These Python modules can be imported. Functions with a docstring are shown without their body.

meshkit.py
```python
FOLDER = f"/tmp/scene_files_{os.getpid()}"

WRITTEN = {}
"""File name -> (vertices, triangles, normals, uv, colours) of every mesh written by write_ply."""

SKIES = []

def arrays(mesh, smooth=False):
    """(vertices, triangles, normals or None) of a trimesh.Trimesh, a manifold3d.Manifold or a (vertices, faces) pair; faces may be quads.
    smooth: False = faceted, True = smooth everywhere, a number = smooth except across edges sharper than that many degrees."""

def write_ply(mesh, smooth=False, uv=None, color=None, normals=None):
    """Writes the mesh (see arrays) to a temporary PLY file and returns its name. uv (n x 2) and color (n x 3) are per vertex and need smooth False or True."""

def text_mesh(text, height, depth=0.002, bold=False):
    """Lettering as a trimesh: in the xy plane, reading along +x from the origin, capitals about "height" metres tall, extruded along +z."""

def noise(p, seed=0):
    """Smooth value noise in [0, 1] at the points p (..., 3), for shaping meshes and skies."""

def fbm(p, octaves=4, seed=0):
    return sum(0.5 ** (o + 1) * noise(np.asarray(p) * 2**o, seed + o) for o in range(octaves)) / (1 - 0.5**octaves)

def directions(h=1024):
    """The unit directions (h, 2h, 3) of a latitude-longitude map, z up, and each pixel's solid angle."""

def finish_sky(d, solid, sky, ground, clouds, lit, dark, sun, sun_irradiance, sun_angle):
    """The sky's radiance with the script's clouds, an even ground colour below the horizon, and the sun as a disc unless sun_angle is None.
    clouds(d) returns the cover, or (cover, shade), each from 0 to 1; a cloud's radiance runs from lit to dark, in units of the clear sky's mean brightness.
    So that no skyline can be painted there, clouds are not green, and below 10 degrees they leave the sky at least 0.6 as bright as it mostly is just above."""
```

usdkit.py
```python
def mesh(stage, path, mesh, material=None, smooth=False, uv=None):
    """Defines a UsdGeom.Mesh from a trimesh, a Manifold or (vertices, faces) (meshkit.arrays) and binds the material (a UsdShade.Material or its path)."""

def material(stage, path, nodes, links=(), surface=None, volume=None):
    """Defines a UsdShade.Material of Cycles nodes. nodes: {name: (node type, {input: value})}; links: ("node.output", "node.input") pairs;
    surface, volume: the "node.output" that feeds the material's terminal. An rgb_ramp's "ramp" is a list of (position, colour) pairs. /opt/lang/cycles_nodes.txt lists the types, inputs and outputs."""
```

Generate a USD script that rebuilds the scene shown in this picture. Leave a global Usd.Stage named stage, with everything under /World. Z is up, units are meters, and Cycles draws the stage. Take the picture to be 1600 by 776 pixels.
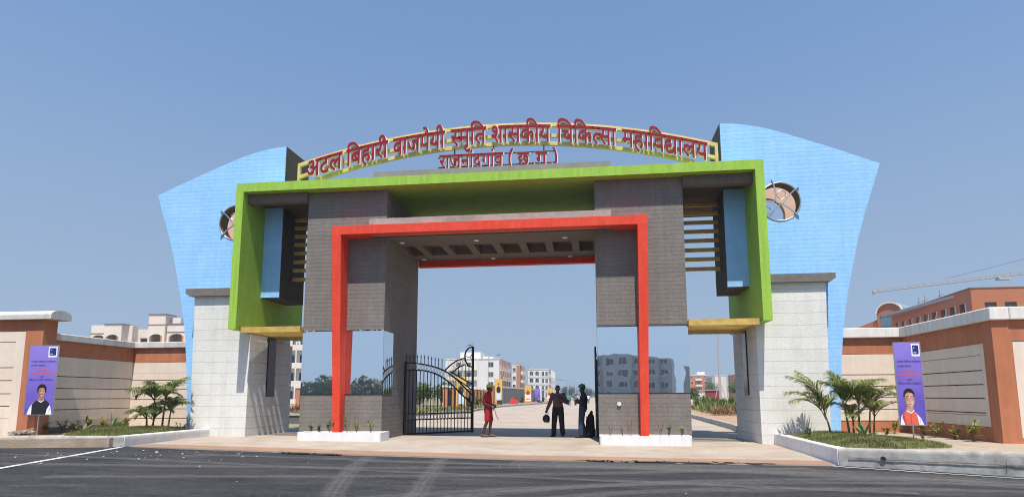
import math, json, random
import numpy as np
import trimesh
import manifold3d as m3
from shapely.geometry import Polygon, LineString, Point, box as sbox
from shapely import affinity, union_all
from pxr import Usd, UsdGeom, UsdLux, UsdShade, Sdf, Gf, Vt
import usdkit, meshkit

stage = Usd.Stage.CreateInMemory()
UsdGeom.SetStageUpAxis(stage, UsdGeom.Tokens.z)
UsdGeom.SetStageMetersPerUnit(stage, 1.0)
UsdGeom.Xform.Define(stage, '/World')
UsdGeom.Scope.Define(stage, '/World/Looks')
rng = np.random.default_rng(7)
random.seed(7)

# ------------------------------------------------------------------ camera, sky, sun, exposure
YAW, PITCH, ROLL, FPX, PX, PY = -0.1193, 0.1359, -0.0031, 967.3857, 813.4388, 486.0393
CAM = np.array([3.2893, -18.9555, 1.4])
SUN_DIR = np.array([0.145, -1.0, 2.25]); SUN_DIR /= np.linalg.norm(SUN_DIR)
SUN_EL, SUN_ROT = math.asin(SUN_DIR[2]), math.atan2(SUN_DIR[0], SUN_DIR[1])
SUN_INT, SKY_STR, EXPOSURE = 1.02, 0.103, 0.64
HAZE_SKY = (2.5, 3.1, 3.85)
HAZE_DENSITY = 0.0005

def make_camera():
    cy, sy = math.cos(YAW), math.sin(YAW)
    fw = np.array([sy*math.cos(PITCH), cy*math.cos(PITCH), math.sin(PITCH)])
    r = np.array([cy, -sy, 0.0]); u = np.cross(r, fw)
    r2 = r*math.cos(ROLL) + u*math.sin(ROLL); u2 = -r*math.sin(ROLL) + u*math.cos(ROLL)
    cam = UsdGeom.Camera.Define(stage, '/World/camera')
    m = Gf.Matrix4d(*r2, 0, *u2, 0, *(-fw), 0, *CAM, 1)
    cam.AddTransformOp().Set(m)
    ha = 36.0
    cam.CreateHorizontalApertureAttr(ha)
    cam.CreateVerticalApertureAttr(ha*776/1600)
    cam.CreateFocalLengthAttr(FPX/1600*ha)
    cam.CreateHorizontalApertureOffsetAttr(-(PX-800)/1600*ha)
    cam.CreateVerticalApertureOffsetAttr((PY-388)/1600*ha)
    cam.CreateClippingRangeAttr(Gf.Vec2f(0.1, 20000))
    cam.CreateExposureAttr(EXPOSURE)
make_camera()

skym = usdkit.material(stage, '/World/Looks/sky_light', {
    'tc': ('texture_coordinate', {}), 'sx': ('separate_xyz', {}), 'up': ('math', {'math_type': 'multiply_add', 'value2': 0.55, 'value3': 0.45}), 'cx': ('combine_xyz', {}), 'nv': ('vector_math', {'math_type': 'normalize'}),
    'sky': ('sky_texture', {'sky_type': 'single_scattering', 'sun_disc': False, 'sun_elevation': SUN_EL, 'sun_rotation': SUN_ROT,
                            'altitude': 300.0, 'air_density': 1.65, 'aerosol_density': 0.4, 'ozone_density': 6.5}),
    # summer haze: the air thickens evenly towards the horizon all the way round
    'hz': ('map_range', {'range_type': 'smoothstep', 'from_min': -0.12, 'from_max': 0.62, 'to_min': 0.92, 'to_max': 0.0, 'clamp': True}),
    'mx': ('mix_color', {'b': HAZE_SKY}),
    'bg': ('background_shader', {'strength': SKY_STR})},
    [('tc.generated', 'sx.vector'), ('sx.z', 'up.value1'), ('sx.x', 'cx.x'), ('sx.y', 'cx.y'), ('up.value', 'cx.z'), ('cx.vector', 'nv.vector1'), ('nv.vector', 'sky.vector'),
     ('sx.z', 'hz.value'), ('hz.result', 'mx.fac'), ('sky.color', 'mx.a'), ('mx.result', 'bg.color')], surface='bg.background')
dome = UsdLux.DomeLight.Define(stage, '/World/sky')
dome.GetPrim().SetCustomDataByKey('kind', 'structure')
UsdShade.MaterialBindingAPI.Apply(dome.GetPrim()).Bind(skym)
sun = UsdLux.DistantLight.Define(stage, '/World/sun')
sun.CreateIntensityAttr(SUN_INT); sun.CreateAngleAttr(0.55); sun.CreateColorAttr(Gf.Vec3f(1.0, 0.955, 0.88)); sun.CreateNormalizeAttr(True)
q = Gf.Rotation(Gf.Vec3d(0, 0, 1), Gf.Vec3d(*SUN_DIR))
sun.AddTransformOp().Set(Gf.Matrix4d().SetRotate(q))

# ------------------------------------------------------------------ materials
M = {}
def noisy(name, col, var=0.12, scale=6.0, rough=0.75, bump=0.25, bscale=60.0, bdist=0.006, spec=0.3, dirt=None, dirt_scale=0.7, dirt_lo=0.5, dirt_hi=0.75, per_obj=0.0, metallic=0.0, streak=0.0):
    """a painted or mineral surface: base tone with fine and broad variation, optional dirt tone in patches, fine relief"""
    c = np.array(col, float)
    n = {'geo': ('geometry', {}),
         'n1': ('noise_texture', {'scale': scale, 'detail': 6.0, 'roughness': 0.65}),
         'r1': ('rgb_ramp', {'ramp': [(0.3, tuple(c*(1-var))), (0.7, tuple(np.minimum(c*(1+var), 1)))]}),
         'n2': ('noise_texture', {'scale': bscale, 'detail': 4.0, 'roughness': 0.7}),
         'b': ('bump', {'strength': bump, 'distance': bdist}),
         'p': ('principled_bsdf', {'roughness': rough, 'specular_ior_level': spec, 'metallic': metallic})}
    l = [('geo.position', 'n1.vector'), ('geo.position', 'n2.vector'), ('n1.fac', 'r1.fac'), ('n2.fac', 'b.height'), ('b.normal', 'p.normal')]
    out = 'r1.color'
    if dirt is not None:
        n['n3'] = ('noise_texture', {'scale': dirt_scale, 'detail': 8.0, 'roughness': 0.68})
        n['r3'] = ('rgb_ramp', {'ramp': [(dirt_lo, (0, 0, 0)), (dirt_hi, (1, 1, 1))]})
        n['mx'] = ('mix_color', {'b': tuple(dirt)})
        l += [('geo.position', 'n3.vector'), ('n3.fac', 'r3.fac'), ('r3.color', 'mx.fac'), (out, 'mx.a')]
        out = 'mx.result'
    if per_obj:
        n['oi'] = ('object_info', {})
        n['mr'] = ('map_range', {'to_min': 1-per_obj, 'to_max': 1+per_obj})
        n['hs'] = ('hsv', {})
        l += [('oi.random', 'mr.value'), ('mr.result', 'hs.value'), (out, 'hs.color')]
        out = 'hs.color'
    if streak:      # rain runs and old brush marks drawn down the face
        n['ms'] = ('mapping', {'scale': (7.0, 7.0, 0.45)})
        n['ns'] = ('noise_texture', {'scale': 1.0, 'detail': 5.0, 'roughness': 0.6})
        n['rs'] = ('rgb_ramp', {'ramp': [(0.30, (1-streak,)*3), (0.55, (1, 1, 1)), (0.75, (1+streak*0.35,)*3)]})
        n['mu'] = ('mix_color', {'blend_type': 'multiply', 'fac': 1.0, 'use_clamp': False})
        l += [('geo.position', 'ms.vector'), ('ms.vector', 'ns.vector'), ('ns.fac', 'rs.fac'), (out, 'mu.a'), ('rs.color', 'mu.b')]
        out = 'mu.result'
    l.append((out, 'p.base_color'))
    M[name] = usdkit.material(stage, '/World/Looks/'+name, n, l, surface='p.BSDF')
    return M[name]
def plain(name, col, rough=0.6, metallic=0.0, spec=0.4):
    M[name] = usdkit.material(stage, '/World/Looks/'+name, {'p': ('principled_bsdf', {'base_color': tuple(col), 'roughness': rough, 'metallic': metallic, 'specular_ior_level': spec})}, [], surface='p.BSDF')
    return M[name]
def leafy(name, col, var=0.35, scale=9.0, trans=0.3):
    c = np.array(col, float)
    M[name] = usdkit.material(stage, '/World/Looks/'+name, {
        'geo': ('geometry', {}), 'n': ('noise_texture', {'scale': scale, 'detail': 3.0}),
        'r': ('rgb_ramp', {'ramp': [(0.3, tuple(c*(1-var))), (0.72, tuple(c*(1+var)+np.array([0.012, 0.006, 0])))]}),
        'p': ('principled_bsdf', {'roughness': 0.5, 'specular_ior_level': 0.3}),
        't': ('translucent_bsdf', {}), 'mx': ('mix_closure', {'fac': trans})},
        [('geo.position', 'n.vector'), ('n.fac', 'r.fac'), ('r.color', 'p.base_color'), ('r.color', 't.color'), ('p.BSDF', 'mx.closure1'), ('t.BSDF', 'mx.closure2')], surface='mx.closure')
    return M[name]

noisy('wing_blue', (0.285, 0.545, 0.86), var=0.09, scale=9, rough=0.7, bump=0.5, bscale=45, bdist=0.008, dirt=(0.36, 0.61, 0.90), dirt_scale=1.3, dirt_lo=0.45, dirt_hi=0.8, per_obj=0.018, streak=0.07)
noisy('grey_cladding', (0.186, 0.166, 0.148), var=0.22, scale=14, rough=0.85, bump=0.7, bscale=40, bdist=0.010, dirt=(0.235, 0.208, 0.188), dirt_scale=2.2, dirt_lo=0.45, dirt_hi=0.8, per_obj=0.03, streak=0.1)
noisy('joint_dark', (0.15, 0.13, 0.117), var=0.1)
noisy('joint_blue', (0.28, 0.535, 0.845), var=0.1)
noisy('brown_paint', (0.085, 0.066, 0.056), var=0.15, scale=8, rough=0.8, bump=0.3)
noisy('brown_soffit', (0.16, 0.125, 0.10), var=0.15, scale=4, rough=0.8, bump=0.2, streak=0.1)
noisy('green_paint', (0.295, 0.49, 0.058), var=0.10, scale=10, rough=0.72, bump=0.6, bscale=40, bdist=0.008, dirt=(0.35, 0.55, 0.10), dirt_scale=1.6, dirt_lo=0.5, dirt_hi=0.9, streak=0.16)
noisy('red_paint', (0.70, 0.058, 0.026), var=0.10, scale=10, rough=0.7, bump=0.6, bscale=40, bdist=0.008, dirt=(0.76, 0.10, 0.05), dirt_scale=1.7, dirt_lo=0.5, dirt_hi=0.9, streak=0.14)
noisy('grey_concrete', (0.33, 0.30, 0.27), var=0.16, scale=5, rough=0.88, bump=0.5, bscale=30, dirt=(0.19, 0.17, 0.15), dirt_scale=1.1, dirt_lo=0.52, dirt_hi=0.72)
noisy('plinth_grey', (0.235, 0.215, 0.195), var=0.14, scale=4, rough=0.88, bump=0.4)
noisy('cap_grey', (0.165, 0.15, 0.135), var=0.16, scale=5, rough=0.85, bump=0.4)
noisy('tower_stone', (0.70, 0.685, 0.635), var=0.07, scale=18, rough=0.85, bump=0.8, bscale=35, bdist=0.012, dirt=(0.61, 0.59, 0.54), dirt_scale=1.6, dirt_lo=0.48, dirt_hi=0.8, per_obj=0.03, streak=0.08)
noisy('joint_stone', (0.60, 0.585, 0.54), var=0.1)
noisy('white_paint', (0.72, 0.71, 0.70), var=0.04, scale=5, rough=0.7, bump=0.3, dirt=(0.66, 0.62, 0.55), dirt_scale=1.4, dirt_lo=0.56, dirt_hi=0.8, streak=0.08)
noisy('wall_orange', (0.45, 0.168, 0.083), var=0.10, scale=3, rough=0.8, bump=0.4, bscale=35, dirt=(0.39, 0.14, 0.066), dirt_scale=0.9, dirt_lo=0.48, dirt_hi=0.8, streak=0.13)
noisy('wall_beige', (0.72, 0.60, 0.49), var=0.05, scale=5, rough=0.8, bump=0.35, bscale=45, dirt=(0.66, 0.535, 0.425), dirt_scale=0.8, dirt_lo=0.45, dirt_hi=0.8, streak=0.07)
noisy('groove_dark', (0.055, 0.028, 0.022), var=0.1)
noisy('coping_white', (0.70, 0.665, 0.61), var=0.07, scale=3, rough=0.8, bump=0.35, dirt=(0.50, 0.46, 0.41), dirt_scale=1.2, dirt_lo=0.55, dirt_hi=0.8, streak=0.16)
noisy('coping_grey', (0.58, 0.55, 0.505), var=0.09, scale=3, rough=0.85, bump=0.4, dirt=(0.36, 0.335, 0.30), dirt_scale=1.5, dirt_lo=0.48, dirt_hi=0.72, streak=0.2)
noisy('base_grey', (0.14, 0.13, 0.125), var=0.2, scale=6, rough=0.9)
noisy('peach_plaster', (0.72, 0.47, 0.34), var=0.06, scale=3)
noisy('timber_yellow', (0.56, 0.385, 0.10), var=0.15, scale=7, rough=0.6, bump=0.3, dirt=(0.36, 0.22, 0.055), dirt_scale=3.0, dirt_lo=0.45, dirt_hi=0.8, per_obj=0.08)
noisy('rail_yellow', (0.60, 0.47, 0.19), var=0.12, scale=6, rough=0.6, bump=0.25, dirt=(0.42, 0.30, 0.08), dirt_scale=2.4, dirt_lo=0.5, dirt_hi=0.72)
noisy('letter_red', (0.25, 0.004, 0.015), var=0.06, scale=10, rough=0.42, bump=0.05)
noisy('letter_white', (0.78, 0.76, 0.72), var=0.05, scale=10, rough=0.5, bump=0.05)
plain('steel', (0.55, 0.55, 0.55), 0.35, 1.0)
plain('dark_steel', (0.09, 0.09, 0.095), 0.5, 0.4)
noisy('gate_black', (0.012, 0.012, 0.013), var=0.2, scale=20, rough=0.42, bump=0.1, spec=0.5)
noisy('gate_gold', (0.42, 0.28, 0.13), var=0.2, scale=14, rough=0.5, bump=0.1, metallic=0.3)
noisy('lamp_white', (0.85, 0.85, 0.83), var=0.03)
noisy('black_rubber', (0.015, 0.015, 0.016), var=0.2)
M['window_glass'] = usdkit.material(stage, '/World/Looks/window_glass', {
    'geo': ('geometry', {}), 'nz': ('noise_texture', {'scale': 0.9, 'detail': 2.0}), 'b': ('bump', {'strength': 0.05, 'distance': 0.05}),
    'd': ('principled_bsdf', {'base_color': (0.02, 0.024, 0.028), 'roughness': 0.12}),
    'g': ('glossy_bsdf', {'color': (0.88, 0.93, 0.96), 'roughness': 0.012}), 'mx': ('mix_closure', {'fac': 0.90})},
    [('geo.position', 'nz.vector'), ('nz.fac', 'b.height'), ('b.normal', 'g.normal'), ('d.BSDF', 'mx.closure1'), ('g.BSDF', 'mx.closure2')], surface='mx.closure')
M['far_glass'] = usdkit.material(stage, '/World/Looks/far_glass', {
    'oi': ('object_info', {}), 'r': ('rgb_ramp', {'ramp': [(0.0, (0.02, 0.024, 0.03)), (1.0, (0.09, 0.10, 0.115))]}),
    'p': ('principled_bsdf', {'roughness': 0.15})}, [('oi.random', 'r.fac'), ('r.color', 'p.base_color')], surface='p.BSDF')
plain('curtain_glass', (0.10, 0.20, 0.27), 0.12, 0.0, 0.6)

# ground materials
def asphalt():
    n = {'geo': ('geometry', {}),
         'n1': ('noise_texture', {'scale': 24.0, 'detail': 8.0, 'roughness': 0.85}),
         'r1': ('rgb_ramp', {'ramp': [(0.30, (0.009, 0.0095, 0.011)), (0.50, (0.030, 0.0305, 0.034)), (0.72, (0.11, 0.108, 0.108))]}),
         'n5': ('noise_texture', {'scale': 0.45, 'detail': 5.0, 'roughness': 0.6}),
         'r5': ('rgb_ramp', {'ramp': [(0.35, (0.72, 0.72, 0.73)), (0.55, (1.0, 1.0, 1.0)), (0.70, (1.35, 1.33, 1.31))]}),
         'm5': ('mix_color', {'blend_type': 'multiply', 'fac': 1.0, 'use_clamp': False}),
         'n4': ('noise_texture', {'scale': 9.0, 'detail': 6.0, 'roughness': 0.85}),
         'r4': ('rgb_ramp', {'ramp': [(0.34, (0.45, 0.45, 0.46)), (0.50, (0.95, 0.95, 0.95)), (0.66, (1.9, 1.87, 1.85))]}),
         'm4': ('mix_color', {'blend_type': 'multiply', 'fac': 0.85, 'use_clamp': False}),
         'mp': ('mapping', {'scale': (0.45, 2.4, 1.0), 'rotation': (0.0, 0.0, 0.12)}),
         'n2': ('noise_texture', {'scale': 1.1, 'detail': 7.0, 'roughness': 0.65}),
         'r2': ('rgb_ramp', {'ramp': [(0.40, (0, 0, 0)), (0.70, (0.75, 0.75, 0.75))]}),
         'mx': ('mix_color', {'b': (0.088, 0.083, 0.081)}),
         'v': ('voronoi_texture', {'scale': 55.0}),
         'b': ('bump', {'strength': 0.9, 'distance': 0.02}),
         'p': ('principled_bsdf', {'roughness': 0.86, 'specular_ior_level': 0.25})}
    l = [('geo.position', 'n1.vector'), ('geo.position', 'mp.vector'), ('mp.vector', 'n2.vector'), ('n1.fac', 'r1.fac'), ('n2.fac', 'r2.fac'), ('r2.color', 'mx.fac'), ('geo.position', 'n4.vector'), ('n4.fac', 'r4.fac'), ('r1.color', 'm4.a'), ('r4.color', 'm4.b'), ('m4.result', 'mx.a'),
         ('geo.position', 'n5.vector'), ('n5.fac', 'r5.fac'), ('mx.result', 'm5.a'), ('r5.color', 'm5.b'), ('m5.result', 'p.base_color'), ('geo.position', 'v.vector'), ('v.distance', 'b.height'), ('b.normal', 'p.normal')]
    M['asphalt'] = usdkit.material(stage, '/World/Looks/asphalt', n, l, surface='p.BSDF')
asphalt()
noisy('apron_concrete', (0.39, 0.325, 0.26), var=0.09, scale=1.6, rough=0.9, bump=0.4, bscale=25, dirt=(0.285, 0.205, 0.145), dirt_scale=0.5, dirt_lo=0.45, dirt_hi=0.75)
noisy('red_soil', (0.36, 0.215, 0.13), var=0.14, scale=2.5, rough=0.95, bump=0.6, bscale=18, bdist=0.02, dirt=(0.40, 0.30, 0.21), dirt_scale=0.8, dirt_lo=0.45, dirt_hi=0.7)
noisy('bed_soil', (0.38, 0.30, 0.225), var=0.16, scale=3, rough=0.95, bump=0.7, bscale=16, bdist=0.03, dirt=(0.33, 0.24, 0.16), dirt_scale=1.4, dirt_lo=0.48, dirt_hi=0.7)
noisy('dry_ground', (0.30, 0.24, 0.16), var=0.2, scale=0.4, rough=0.95, bump=0.5, dirt=(0.20, 0.20, 0.08), dirt_scale=0.07, dirt_lo=0.45, dirt_hi=0.6)
noisy('turf_soil', (0.13, 0.13, 0.05), var=0.3, scale=8, rough=0.95, bump=0.8, bscale=20, bdist=0.03)
noisy('kerb_concrete', (0.37, 0.35, 0.32), var=0.22, scale=5, rough=0.92, bump=0.5, bscale=24, bdist=0.012, dirt=(0.22, 0.205, 0.185), dirt_scale=1.9, dirt_lo=0.50, dirt_hi=0.66)
noisy('road_line_white', (0.60, 0.59, 0.57), var=0.12, scale=14, rough=0.85, bump=0.4)
def dust():
    n = {'geo': ('geometry', {}), 'n': ('noise_texture', {'scale': 7.0, 'detail': 8.0, 'roughness': 0.8}), 'r': ('rgb_ramp', {'ramp': [(0.32, (0, 0, 0)), (0.64, (1, 1, 1))]}),
         'uv': ('uvmap', {'attribute': 'st'}), 'sx': ('separate_xyz', {}), 're': ('rgb_ramp', {'ramp': [(0.0, (0, 0, 0)), (0.20, (0.42, 0.42, 0.42)), (0.30, (0.22, 0.22, 0.22)), (0.42, (0.62, 0.62, 0.62)), (0.56, (0.32, 0.32, 0.32)), (0.66, (0.56, 0.56, 0.56)), (0.84, (0.25, 0.25, 0.25)), (1.0, (0, 0, 0))]}),
         'mu': ('mix_color', {'blend_type': 'multiply', 'fac': 1.0}),
         'p': ('principled_bsdf', {'base_color': (0.185, 0.165, 0.148), 'roughness': 0.95}), 't': ('transparent_bsdf', {}), 'mx': ('mix_closure', {})}
    M['track_dust'] = usdkit.material(stage, '/World/Looks/track_dust', n, [('geo.position', 'n.vector'), ('n.fac', 'r.fac'), ('uv.UV', 'sx.vector'), ('sx.x', 're.fac'), ('r.color', 'mu.a'), ('re.color', 'mu.b'), ('mu.result', 'mx.fac'), ('t.BSDF', 'mx.closure1'), ('p.BSDF', 'mx.closure2')], surface='mx.closure')
dust()
# plants
leafy('palm_leaf', (0.25, 0.275, 0.085), trans=0.45); leafy('palm_leaf_dark', (0.13, 0.175, 0.06), trans=0.45); leafy('grass_leaf', (0.14, 0.155, 0.045), scale=1.6, var=0.6)
leafy('agave_leaf', (0.17, 0.22, 0.10)); leafy('croton_leaf', (0.24, 0.24, 0.05)); leafy('shrub_leaf', (0.10, 0.15, 0.035)); leafy('tree_leaf', (0.045, 0.075, 0.022), scale=1.2)
leafy('dry_leaf', (0.24, 0.15, 0.07)); leafy('meadow_leaf', (0.17, 0.19, 0.055), scale=0.8); leafy('red_leaf', (0.18, 0.06, 0.035))
noisy('bark', (0.13, 0.10, 0.065), var=0.25, scale=12); noisy('palm_stem', (0.17, 0.16, 0.07), var=0.25, scale=14)
# far buildings
noisy('render_white', (0.66, 0.635, 0.61), var=0.05, scale=0.5, bump=0.1, dirt=(0.56, 0.53, 0.50), dirt_scale=0.25, dirt_lo=0.5, dirt_hi=0.8)
noisy('render_cream', (0.70, 0.61, 0.53), var=0.05, scale=0.5, bump=0.1, dirt=(0.60, 0.52, 0.45), dirt_scale=0.3, dirt_lo=0.5, dirt_hi=0.8)
noisy('render_orange', (0.46, 0.185, 0.095), var=0.08, scale=0.5, bump=0.1)
noisy('render_rust', (0.40, 0.15, 0.075), var=0.06, scale=0.3, bump=0.1)
noisy('render_grey', (0.33, 0.34, 0.36), var=0.08, scale=0.4, bump=0.1)
noisy('trim_brown', (0.25, 0.15, 0.10), var=0.1)
noisy('brick_grey', (0.29, 0.28, 0.27), var=0.15, scale=3)
noisy('shed_red', (0.22, 0.035, 0.03), var=0.1); noisy('barrier_red', (0.62, 0.05, 0.05), var=0.1)
plain('vault_metal', (0.27, 0.36, 0.42), 0.45, 0.3)
noisy('crane_paint', (0.42, 0.38, 0.35), var=0.1)
plain('pole_grey', (0.42, 0.43, 0.44), 0.5, 0.3)
# cloth, skin, print
noisy('skin_dark', (0.075, 0.042, 0.028), var=0.1, scale=20, rough=0.55, bump=0.1)
noisy('cloth_red', (0.33, 0.018, 0.022), var=0.12, scale=25, rough=0.9, bump=0.3); noisy('cloth_plum', (0.095, 0.052, 0.058), var=0.15, scale=30, rough=0.9)
noisy('cloth_navy', (0.022, 0.026, 0.042), var=0.15, scale=25, rough=0.9); noisy('cloth_black', (0.014, 0.014, 0.016), var=0.15, scale=25, rough=0.9)
noisy('cloth_denim', (0.035, 0.05, 0.085), var=0.2, scale=30, rough=0.9); noisy('cloth_green', (0.05, 0.25, 0.13), var=0.1); noisy('cloth_white', (0.7, 0.7, 0.7), var=0.05)
noisy('cloth_grey', (0.12, 0.11, 0.12), var=0.1)
plain('hair_black', (0.012, 0.011, 0.010), 0.6); plain('shoe_black', (0.012, 0.012, 0.012), 0.4); plain('sandal_brown', (0.10, 0.055, 0.035), 0.6)
plain('helmet_yellow', (0.62, 0.50, 0.04), 0.35); plain('helmet_green', (0.02, 0.16, 0.08), 0.35); plain('helmet_black', (0.012, 0.012, 0.014), 0.3)
plain('wood_stick', (0.20, 0.12, 0.06), 0.7)
def gradient(name, c0, c1, z0, z1):
    M[name] = usdkit.material(stage, '/World/Looks/'+name, {'geo': ('geometry', {}), 's': ('separate_xyz', {}), 'm': ('map_range', {'from_min': z0, 'from_max': z1, 'clamp': True}),
        'n': ('noise_texture', {'scale': 1.5}), 'ad': ('math', {'math_type': 'multiply_add', 'value2': 0.5}), 'r': ('rgb_ramp', {'ramp': [(0.2, c0), (1.0, c1)]}), 'p': ('principled_bsdf', {'roughness': 0.45, 'specular_ior_level': 0.35})},
        [('geo.position', 's.vector'), ('s.z', 'm.value'), ('geo.position', 'n.vector'), ('n.fac', 'ad.value1'), ('m.result', 'ad.value3'), ('ad.value', 'r.fac'), ('r.color', 'p.base_color')], surface='p.BSDF')
gradient('print_purple', (0.085, 0.045, 0.36), (0.27, 0.20, 0.62), 0.7, 3.4)
for nm, c in dict(print_navy=(0.02, 0.03, 0.16), print_white=(0.78, 0.78, 0.80), print_ink=(0.11, 0.07, 0.24), print_ink_red=(0.72, 0.13, 0.10), print_skin=(0.52, 0.28, 0.19), print_skin_dark=(0.36, 0.17, 0.11), print_skin_lit=(0.66, 0.40, 0.29), print_skin_shade=(0.24, 0.105, 0.07), print_vest_shade=(0.50, 0.075, 0.04), print_grey=(0.50, 0.52, 0.58), print_hair=(0.015, 0.013, 0.015),
                  print_vest_orange=(0.72, 0.13, 0.07), print_vest_black=(0.018, 0.016, 0.02), print_lip=(0.40, 0.09, 0.08), print_yellow=(0.66, 0.43, 0.10), print_orange=(0.78, 0.22, 0.05), print_crimson=(0.5, 0.03, 0.06), print_sky=(0.62, 0.70, 0.85)).items():
    noisy(nm, c, var=0.10, scale=22, rough=0.5, bump=0.02)

# ------------------------------------------------------------------ helpers
used = {}
def unique(parent, name):
    p = str(parent.GetPath()) if parent else '/World'
    k = p + '/' + name
    n = used.get(k, -1) + 1
    used[k] = n
    return k if n == 0 else '%s_%03d' % (k, n)
def setd(prim, label=None, cat=None, group=None, kind=None):
    for k, v in (('label', label), ('category', cat), ('group', group), ('kind', kind)):
        if v: prim.SetCustomDataByKey(k, v)
    return prim
def thing(name, label, cat, loc=(0, 0, 0), rz=0.0, group=None):
    x = UsdGeom.Xform.Define(stage, unique(None, name))
    x.AddTranslateOp().Set(Gf.Vec3d(*map(float, loc)))
    x.AddRotateZOp().Set(float(rz))
    return setd(x.GetPrim(), label, cat, group)
def group_part(name, parent, label=None):
    x = UsdGeom.Xform.Define(stage, unique(parent, name))
    return setd(x.GetPrim(), label)
def obj(name, mesh, mat, parent=None, smooth=False, label=None, cat=None, group=None, kind=None):
    if isinstance(mesh, MB): mesh = mesh.tm()
    m = usdkit.mesh(stage, unique(parent, name), mesh, M[mat], smooth=smooth)
    return setd(m.GetPrim(), label, cat, group, kind)
def copy_of(src, loc, rz, label, group=None):
    was = src.GetCustomData()
    x = UsdGeom.Xform.Define(stage, unique(None, src.GetName().rstrip('0123456789').rstrip('_')))
    x.GetPrim().GetReferences().AddInternalReference(src.GetPath())
    x.GetPrim().SetInstanceable(True)
    x.ClearXformOpOrder()
    x.AddTranslateOp(opSuffix='place').Set(Gf.Vec3d(*map(float, loc)))
    x.AddRotateZOp(opSuffix='place').Set(float(rz))
    return setd(x.GetPrim(), label, was.get('category'), group or was.get('group'))

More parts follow.
